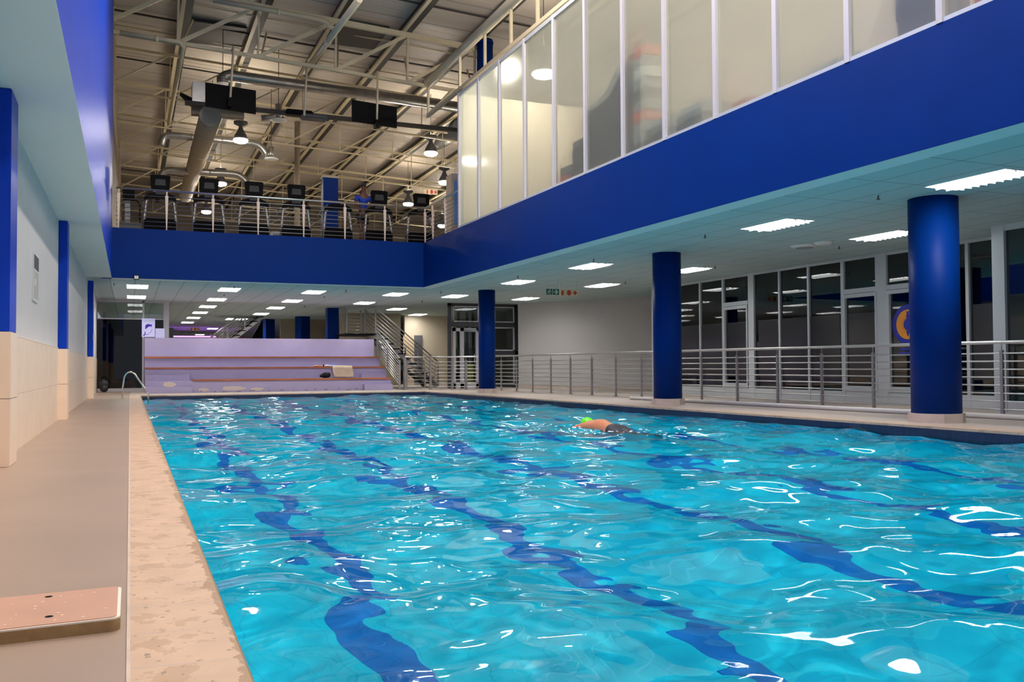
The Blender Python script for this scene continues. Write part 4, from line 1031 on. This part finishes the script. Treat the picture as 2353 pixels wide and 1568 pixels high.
# air handling box with foil
t = thing('foil_box', 'foil-wrapped air handling box left of the wide black display', 'air handler', on(460,220,'y',31), None, True)
a = on(442,187,'y',31); c = on(480,245,'y',31)
MB(True).box((a.x,30.9,c.z),(c.x,31.6,a.z),bev=.03).build('box', 'foil', t)
a2 = on(418,212,'y',31); MB(True).prism([(a2.x-.05,31,a2.z-.0),(a.x,31,a2.z-.15),(a.x,31,c.z+.1),(a2.x+.25,31,c.z+.1),(a2.x+.3,31,a2.z-.35)], (0,.4,0)).build('intake_cowl', 'black', t)
t = thing('cable_tray', 'long dark cable tray running across under the displays', 'cable tray', on(700,280,'y',31.2), None, True)
a = on(425,236,'y',30.72); c = on(1056,300,'y',30.72)
MB(True).bar(a, c, .12, .14).build('tray', 'dark_steel', t)
a = on(440,255,'y',31.3); c = on(560,265,'y',31.3); MB(True).bar(a, c, .3, .26).build('grey_trunking', 'gym_wall', t)
def bent_duct(pts, r, name, label, m='galv', bands=None):
    t = thing(name, label, 'duct', pts[0], None, True)
    P = [Vector(p) for p in pts]
    # smooth corners
    out = [P[0]]
    for i in range(1, len(P)-1):
        a, b_, c = P[i-1], P[i], P[i+1]; k = min((a-b_).length, (c-b_).length, r*3.2)*.9
        u = b_+(a-b_).normalized()*k; v = b_+(c-b_).normalized()*k
        for j in range(7):
            f = j/6; out.append(u*(1-f)**2 + b_*2*f*(1-f) + v*f*f)
    out.append(P[-1]); MB(True).tube(out, r, 16).build('pipe', m, t)
    L = (P[-1]-P[-2]).normalized(); b2 = MB(True)
    q = P[len(P)//2]; e = P[len(P)//2-1]
    for f in (.3,.6): c_ = e.lerp(q, f); d_ = (q-e).normalized()*.03; b2.tube([c_-d_, c_+d_], r*1.06, 16)
    b2.build('band', m, t); h_ = e.lerp(q,.5); MB(True).tube([h_, (h_.x,h_.y,RZ(h_.x))], .012, 5).build('hanger_rod', 'dark_steel', t); return t
bent_duct([on(512,192,'y',31.6),on(512,172,'y',31.6),on(1052,246,'y',31.6)], .19, 'spiral_duct', 'long ribbed spiral duct running right from behind the wide display')
bent_duct([on(371,335,'y',37.8),on(371,309,'y',37.8),on(600,331,'y',37.8),on(617,362,'y',37.8)], .14, 'vent_duct', 'small galvanized duct with an elbow at each end below the wide display')
bent_duct([on(369,418,'y',41),on(369,390,'y',41),on(556,401,'y',41),on(570,425,'y',41)], .15, 'vent_duct', 'lower galvanized duct with elbows just above the treadmill screens')
bent_duct([on(640,240,'y',34),on(640,268,'y',34),on(600,272,'y',34)], .13, 'vent_duct', 'short galvanized duct stub above the round diffuser')
t = thing('fabric_duct', 'thick tan duct running away from the foil box into the gym', 'duct', on(478,270,'y',29.3), None, True)
a = on(484,266,'y',29.3); c = on(426,452,'x',a.x+.45)
MB(True).tube([a, c], .33, 20).build('pipe', 'duct_cloth', t); a_ = a.lerp(c,.3); MB(True).tube([a_, a_+(c-a).normalized()*.1], .342, 20).build('band', 'galv', t)
t = thing('dark_duct', 'wide dark duct running back beside the lamp near the frosted wall', 'duct', on(1000,320,'y',30), None, True)
MB(True).tube([on(1064,290,'y',37), on(950,357,'y',51)], .43, 18).build('pipe', 'charcoal', t)
MB(True).tube([on(950,357,'y',50.9), on(950,357,'y',50.9)+Vector((0,.1,0))], .46, 18).build('end_ring', 'dark_steel', t)
for px, py, y, lb in ((640,277,33,'pale round diffuser disc hanging right of the wide display'), (623,366,37.8,'pale round diffuser disc below the elbow of the small duct')):
    p = on(px, py, 'y', y); t = thing('round_diffuser', lb, 'diffuser', p, None, True)
    MB(True).lathe(p, [(.05,-.06),(.26,-.02),(.3,0),(.27,.03),(.12,.08)], 20).build('disc', 'soffit_white', t); MB(True).tube([p, p+Vector((0,0,.5))], .1, 10).build('neck', 'galv', t); MB(True).tube([p, (p.x,p.y,RZ(p.x))], .012, 5).build('hanger_rod', 'dark_steel', t)
# grey downpipes under the truss
for pts, lb in (([(275,75),(415,98),(421,108),(388,282)], 'cream pipe elbowing down at upper left beside the blue wall'), ([(490,0),(735,45),(752,52),(756,62),(775,66)], 'pale pipe with swan-neck elbow across the top of the picture')):
    P = [on(px, py, 'y', 27.6) for i, (px, py) in enumerate(pts)]
    if len(pts) == 4: P[3] = on(388,282,'x',P[2].x-.02)
    t = thing('roof_pipe', lb, 'pipe', P[0], None, True)
    MB(True).tube(P, .075, 10).build('pipe', 'cream_steel', t); m_ = P[0].lerp(P[1], .6); d_ = (P[1]-P[0]).normalized()*.05; MB(True).tube([m_-d_, m_+d_], .09, 10).build('coupling', 'cream_steel', t)
t = thing('roof_pipe', 'pale diagonal tube crossing the purlins above the middle of the truss', 'pipe', on(760,80,'y',26), None, True)
a = on(826,-2,'y',22); c = on(700,166,'x',a.x)
MB(True).tube([a, c], .09, 10).build('pipe', 'cream_steel', t); MB(True).tube([a.lerp(c,.5), a.lerp(c,.52)], .11, 10).build('coupling', 'cream_steel', t)

# treadmills (built from the front, console facing the pool)
ZT = 4.72
def treadmill(cx, label, screen=True):
    y = 28.3
    t = thing('treadmill', label, 'treadmill', (cx, y, ZT), 'treadmills along the balcony', True)
    MB(True).box((cx-.44,y-.05,ZT),(cx+.44,y+.5,ZT+.44),bev=.05).build('motor_hood', 'black', t)
    MB(True).box((cx-.36,y+.4,ZT),(cx+.36,y+2.0,ZT+.16)).build('running_deck', 'charcoal', t)
    for s_ in (-1, 1):
        MB(True).tube([(cx+s_*.44,y+.1,ZT+.1),(cx+s_*.43,y+.15,ZT+.5),(cx+s_*.38,y+.2,ZT+.95),(cx+s_*.30,y+.2,ZT+1.18)], [.035,.04,.04,.035], 8).build('upright', 'silver_plastic', t)
        MB(True).tube([(cx+s_*.33,y+.2,ZT+1.1),(cx+s_*.46,y+.5,ZT+1.02),(cx+s_*.46,y+.95,ZT+.93)], .028, 8).build('handle', 'silver_plastic', t)
    MB(True).prism([(cx-.46,y+.05,ZT+.98),(cx-.40,y+.05,ZT+1.13),(cx-.2,y+.05,ZT+1.22),(cx+.2,y+.05,ZT+1.22),(cx+.40,y+.05,ZT+1.13),(cx+.46,y+.05,ZT+.98),(cx+.34,y+.05,ZT+1.04),(cx,y+.05,ZT+1.08),(cx-.34,y+.05,ZT+1.04)], (0,.25,0)).build('console', 'black', t)
    if screen:
        scn = MB(True).prism([(cx-.25,y,ZT+1.28),(cx+.25,y,ZT+1.28),(cx+.28,y,ZT+1.70),(cx+.22,y,ZT+1.73),(cx-.22,y,ZT+1.73),(cx-.28,y,ZT+1.70)], (0,.07,0)).build('screen', 'black', t)
        MB(True).prism([(cx-.15,y-.004,ZT+1.42),(cx+.15,y-.004,ZT+1.42),(cx+.13,y-.004,ZT+1.60),(cx-.13,y-.004,ZT+1.60)], (0,.003,0)).build('fan_grille', 'black_soft', scn)
        MB(True).box((cx-.13,y+.02,ZT+1.15),(cx+.13,y+.1,ZT+1.32)).build('screen_neck', 'black_soft', t)
    return t
dx = [.79, 2.15, 3.45, 4.72, 7.34, 8.75]
t0 = treadmill(dx[0], 'treadmill with tall black screen, leftmost behind the balcony railing')
for x, lb in zip(dx[1:], ('treadmill with the gym lamp shining beside its screen, second from the left', 'treadmill third from the left behind the balcony railing', 'treadmill directly left of the upper square blue column',
                          'treadmill in front of the man in blue', 'treadmill at the right corner of the balcony')):
    dup(t0, (S*(x-dx[0]),0,0), lb)
treadmill(6.03, 'low exercise machine without a screen in front of the square blue column', False)
t = thing('stair_climber', 'small exercise machine cut by the blue wall at the left end of the balcony', 'exercise machine', (-.05,28.2,ZT), None, True)
MB(True).box((-.35,28.3,ZT),(.28,29.2,ZT+.3),bev=.04).build('base', 'charcoal', t); MB(True).box((-.16,28.5,ZT+.3),(-.02,28.65,ZT+1.2)).build('mast', 'grey_plastic', t)
MB(True).box((-.22,28.35,ZT+1.0),(.10,28.42,ZT+1.3),bev=.02).build('screen', 'black', t); MB(True).tube([(-.2,28.4,ZT+.95),(.15,28.4,ZT+.95),(.24,28.5,ZT+.85),(.24,28.5,ZT+.3)], .018, 6).build('handle', 'black', t)
# white fans/feet seen under the consoles
for i, (px, py) in enumerate(((505,512),(583,517),(635,513),(703,517),(765,512))):
    p = on(px, py, 'y', 30.8); t = thing('white_box', ['small white box', 'white upright box', 'pale grey box', 'white box by the blue column', 'rounded white box'][i] + ' on the gym floor, ' + ORD[i] + ' from the left', 'box', (p.x,30.9,ZT), 'white boxes behind the treadmills', True)
    MB(True).box((p.x-.18,30.7,ZT),(p.x+.18,31.0,ZT+.6),bev=.04).build('body', 'white_plastic', t); MB(True).box((p.x-.12,30.68,ZT+.3),(p.x+.12,30.7,ZT+.5)).build('front_panel', 'grey_plastic', t)
# cabinet with mirror by the corner, frame of a door
t = thing('glazed_cabinet', 'white framed cabinet with bluish glass at the corner beside the frosted wall', 'cabinet', on(1048,500,'y',31), None, True)
a = on(1035,400,'y',31); c = on(1062,540,'y',31)
MB(True).box((a.x,30.9,ZT),(c.x+.6,31.5,a.z),bev=.01).build('body', 'beige_wall', t)
MB(True).box((a.x+.1,30.88,ZT+1.2),(c.x+.5,30.9,a.z-.25)).build('glass_front', 'blue_cloth', t); MB(True).box((a.x,30.86,a.z-.2),(c.x+.6,30.9,a.z)).build('top_trim', 'white_alu', t)

# ================================================================== PEOPLE
def skinned(name, joints, edges, m, parent, sub=2, up=False):
    """joints: {key: (pos, radius or (rx,ry))}; first key is the root"""
    me = bpy.data.meshes.new(name); keys = list(joints); ix = {k: i for i, k in enumerate(keys)}
    o0 = Vector(parent.get('_o', (0,0,0)))
    sc = S if up else 1
    me.from_pydata([((U(joints[k][0]) if up else Vector(joints[k][0]))-o0) for k in keys], [(ix[a], ix[b]) for a, b in edges], [])
    o = bpy.data.objects.new(name, me); COL.objects.link(o); o.parent = parent
    sk = o.modifiers.new('skin', 'SKIN'); sk.use_smooth_shade = True
    for k, v in zip(keys, me.skin_vertices[0].data):
        r = joints[k][1]; v.radius = (r*sc, r*sc) if not isinstance(r, tuple) else (r[0]*sc, r[1]*sc); v.use_root = (k == keys[0])
    if sub: sb = o.modifiers.new('sub', 'SUBSURF'); sb.levels = sub; sb.render_levels = sub
    me.materials.append(MATS[m]); return o
# swimmer heading away along the lane (front crawl), back just breaking the surface
sw = thing('person', 'swimmer in a lime green cap and dark shorts, face down doing front crawl', 'person', (6.36,11.2,ZW))
X, Y, Z0 = 6.38, 12.0, ZW
J = {'pelvis': ((X-.05,Y-.72,Z0-.03),.135), 'waist': ((X-.03,Y-.5,Z0-.02),.125), 'chest': ((X,Y-.22,Z0+.0),.155), 'upper': ((X,Y-.05,Z0+.01),.13), 'neck': ((X,Y+.06,Z0+.02),.065), 'head': ((X,Y+.2,Z0+.04),.10),
     'shl': ((X-.19,Y-.04,Z0+.02),.07), 'ell': ((X-.30,Y+.25,Z0-.06),.045), 'wrl': ((X-.26,Y+.5,Z0-.10),.032), 'hal': ((X-.25,Y+.6,Z0-.11),.03),
     'shr': ((X+.19,Y-.06,Z0+.0),.07), 'elr': ((X+.27,Y-.33,Z0-.10),.045), 'wrr': ((X+.24,Y-.56,Z0-.16),.032), 'har': ((X+.23,Y-.66,Z0-.17),.03),
     'hil': ((X-.15,Y-.80,Z0-.04),.10), 'knl': ((X-.17,Y-1.22,Z0-.08),.065), 'anl': ((X-.19,Y-1.62,Z0-.05),.04), 'fol': ((X-.19,Y-1.82,Z0-.03),.03),
     'hir': ((X+.05,Y-.80,Z0-.04),.10), 'knr': ((X+.04,Y-1.22,Z0-.14),.065), 'anr': ((X+.02,Y-1.62,Z0-.2),.04), 'for': ((X+.02,Y-1.82,Z0-.22),.03)}
E_ = [('pelvis','waist'),('waist','chest'),('chest','upper'),('upper','neck'),('neck','head'),('upper','shl'),('shl','ell'),('ell','wrl'),('wrl','hal'),('upper','shr'),('shr','elr'),('elr','wrr'),('wrr','har'),
      ('pelvis','hil'),('hil','knl'),('knl','anl'),('anl','fol'),('pelvis','hir'),('hir','knr'),('knr','anr'),('anr','for')]
for s_, hx, hy, hz in (('l',X-.25,Y+.6,Z0-.11),('r',X+.23,Y-.66,Z0-.17)):
    dy = 1 if s_ == 'l' else -1
    for i, (ox, L) in enumerate(((-.03,.075),(-.01,.085),(.01,.08),(.03,.065))):
        J[f'f{s_}{i}'] = ((hx+ox*1.1,hy+dy*L,hz-.01),.009); E_.append(('ha'+s_, f'f{s_}{i}'))
    J['t'+s_] = ((hx+(.06 if s_=='l' else -.06),hy+dy*.03,hz),.010); E_.append(('ha'+s_, 't'+s_))
skinned('body', J, E_, 'skin', sw)
cp_ = MB(); cp_.blob((X,Y+.22,Z0+.055),(.098,.125,.088)); cp_.build('swim_cap', 'cap_green', sw)
MB().tube([(X-.10,Y+.26,Z0+.03),(X,Y+.335,Z0+.03),(X+.10,Y+.26,Z0+.03)], .014, 6).build('goggle_strap', 'black', sw)
sj = {'p': ((X-.05,Y-.70,Z0-.015),.150), 'w': ((X-.04,Y-.58,Z0-.01),.137), 'l': ((X-.155,Y-.86,Z0-.035),.11), 'll': ((X-.165,Y-1.12,Z0-.07),.095), 'r': ((X+.055,Y-.86,Z0-.045),.11), 'rr': ((X+.045,Y-1.12,Z0-.12),.095)}
skinned('shorts', sj, [('p','w'),('p','l'),('l','ll'),('p','r'),('r','rr')], 'shorts_dark', sw)
fm = MB()
for i in range(60):
    fx, fy = X+random.gauss(0,.28), Y+random.choice((.3,-.1,-1.2,-1.7))+random.gauss(0,.14); r = random.uniform(.006,.02)
    fm.blob((fx,fy,ZW+random.uniform(.0,.03)),(r*1.6,r*1.4,r*.6),6,4)
o = fm.build('splash_foam', 'white_cloth'); tag(o, 'white splashes of foam around the swimmer', 'foam', kind='stuff')
# man upstairs walking on a treadmill, facing the pool
mn = thing('person', 'man in a blue shirt and dark shorts walking on a treadmill upstairs', 'person', (7.1,29.2,ZT+.16), None, True)
X, Y, Z0 = 7.02, 29.2, ZT+.16
J = {'pelvis': ((X,Y,Z0+.95),.13), 'waist': ((X,Y-.02,Z0+1.1),.12), 'chest': ((X,Y-.06,Z0+1.35),.15), 'upper': ((X,Y-.08,Z0+1.5),.12), 'neck': ((X,Y-.10,Z0+1.62),.06), 'headl': ((X,Y-.12,Z0+1.72),.085), 'head': ((X,Y-.12,Z0+1.84),.09),
     'shl': ((X-.21,Y-.07,Z0+1.48),.065), 'ell': ((X-.27,Y-.12,Z0+1.2),.045), 'wrl': ((X-.2,Y-.36,Z0+1.12),.032), 'hal': ((X-.17,Y-.44,Z0+1.12),.032),
     'shr': ((X+.21,Y-.07,Z0+1.48),.065), 'elr': ((X+.27,Y-.12,Z0+1.2),.045), 'wrr': ((X+.22,Y-.36,Z0+1.12),.032), 'har': ((X+.2,Y-.44,Z0+1.12),.032),
     'hil': ((X-.1,Y,Z0+.86),.095), 'knl': ((X-.11,Y-.16,Z0+.48),.062), 'anl': ((X-.11,Y-.1,Z0+.09),.042), 'fol': ((X-.11,Y-.26,Z0+.04),.035),
     'hir': ((X+.1,Y,Z0+.86),.095), 'knr': ((X+.11,Y+.04,Z0+.47),.062), 'anr': ((X+.11,Y+.32,Z0+.12),.042), 'for': ((X+.11,Y+.2,Z0+.04),.035)}
E2 = [('pelvis','waist'),('waist','chest'),('chest','upper'),('upper','neck'),('neck','headl'),('headl','head'),('upper','shl'),('shl','ell'),('ell','wrl'),('wrl','hal'),('upper','shr'),('shr','elr'),('elr','wrr'),('wrr','har'),
      ('pelvis','hil'),('hil','knl'),('knl','anl'),('anl','fol'),('pelvis','hir'),('hir','knr'),('knr','anr'),('anr','for')]
for s_, hx in (('l',X-.17),('r',X+.2)):
    for i in range(4): J[f'f{s_}{i}'] = ((hx-.03+.02*i,Y-.51,Z0+1.09),.009); E2.append(('ha'+s_, f'f{s_}{i}'))
    J['t'+s_] = ((hx+(.05 if s_=='l' else -.05),Y-.46,Z0+1.13),.010); E2.append(('ha'+s_, 't'+s_))
skinned('body', J, E2, 'skin_dark', mn, up=True)
b = MB(True); b.blob((X,Y-.09,Z0+1.87),(.092,.10,.07)); b.build('hair', 'black_soft', mn)
b = MB(True); b.blob((X,Y-.225,Z0+1.79),(.014,.02,.022),8,6); b.blob((X-.095,Y-.11,Z0+1.79),(.015,.02,.03),8,6); b.blob((X+.095,Y-.11,Z0+1.79),(.015,.02,.03),8,6); b.build('nose_and_ears', 'skin_dark', mn)
b = MB(True); b.blob((X-.035,Y-.205,Z0+1.81),(.014,.008,.008),8,6); b.blob((X+.035,Y-.205,Z0+1.81),(.014,.008,.008),8,6); b.build('eyes', 'white_plastic', mn)
b = MB(True); b.blob((X,Y-.21,Z0+1.74),(.03,.008,.008),8,6); b.build('mouth', 'sign_red', mn)
TJ = {'p': ((X,Y,Z0+1.0),.14), 'w': ((X,Y-.02,Z0+1.15),.135), 'c': ((X,Y-.06,Z0+1.36),.165), 'u': ((X,Y-.08,Z0+1.5),.13), 'l': ((X-.21,Y-.07,Z0+1.48),.082), 'll': ((X-.25,Y-.1,Z0+1.3),.07), 'r': ((X+.21,Y-.07,Z0+1.48),.082), 'rr': ((X+.25,Y-.1,Z0+1.3),.07)}
skinned('shirt', TJ, [('p','w'),('w','c'),('c','u'),('u','l'),('l','ll'),('u','r'),('r','rr')], 'shirt_blue', mn, up=True)
SJ = {'p': ((X,Y,Z0+.92),.145), 'l': ((X-.11,Y-.02,Z0+.8),.11), 'll': ((X-.11,Y-.11,Z0+.58),.095), 'r': ((X+.11,Y,Z0+.8),.11), 'rr': ((X+.11,Y+.03,Z0+.58),.095)}
skinned('shorts', SJ, [('p','l'),('l','ll'),('p','r'),('r','rr')], 'black_soft', mn, up=True)

for o in COL.objects:
    for k in ('_o', '_base'):
        if k in o: del o[k]
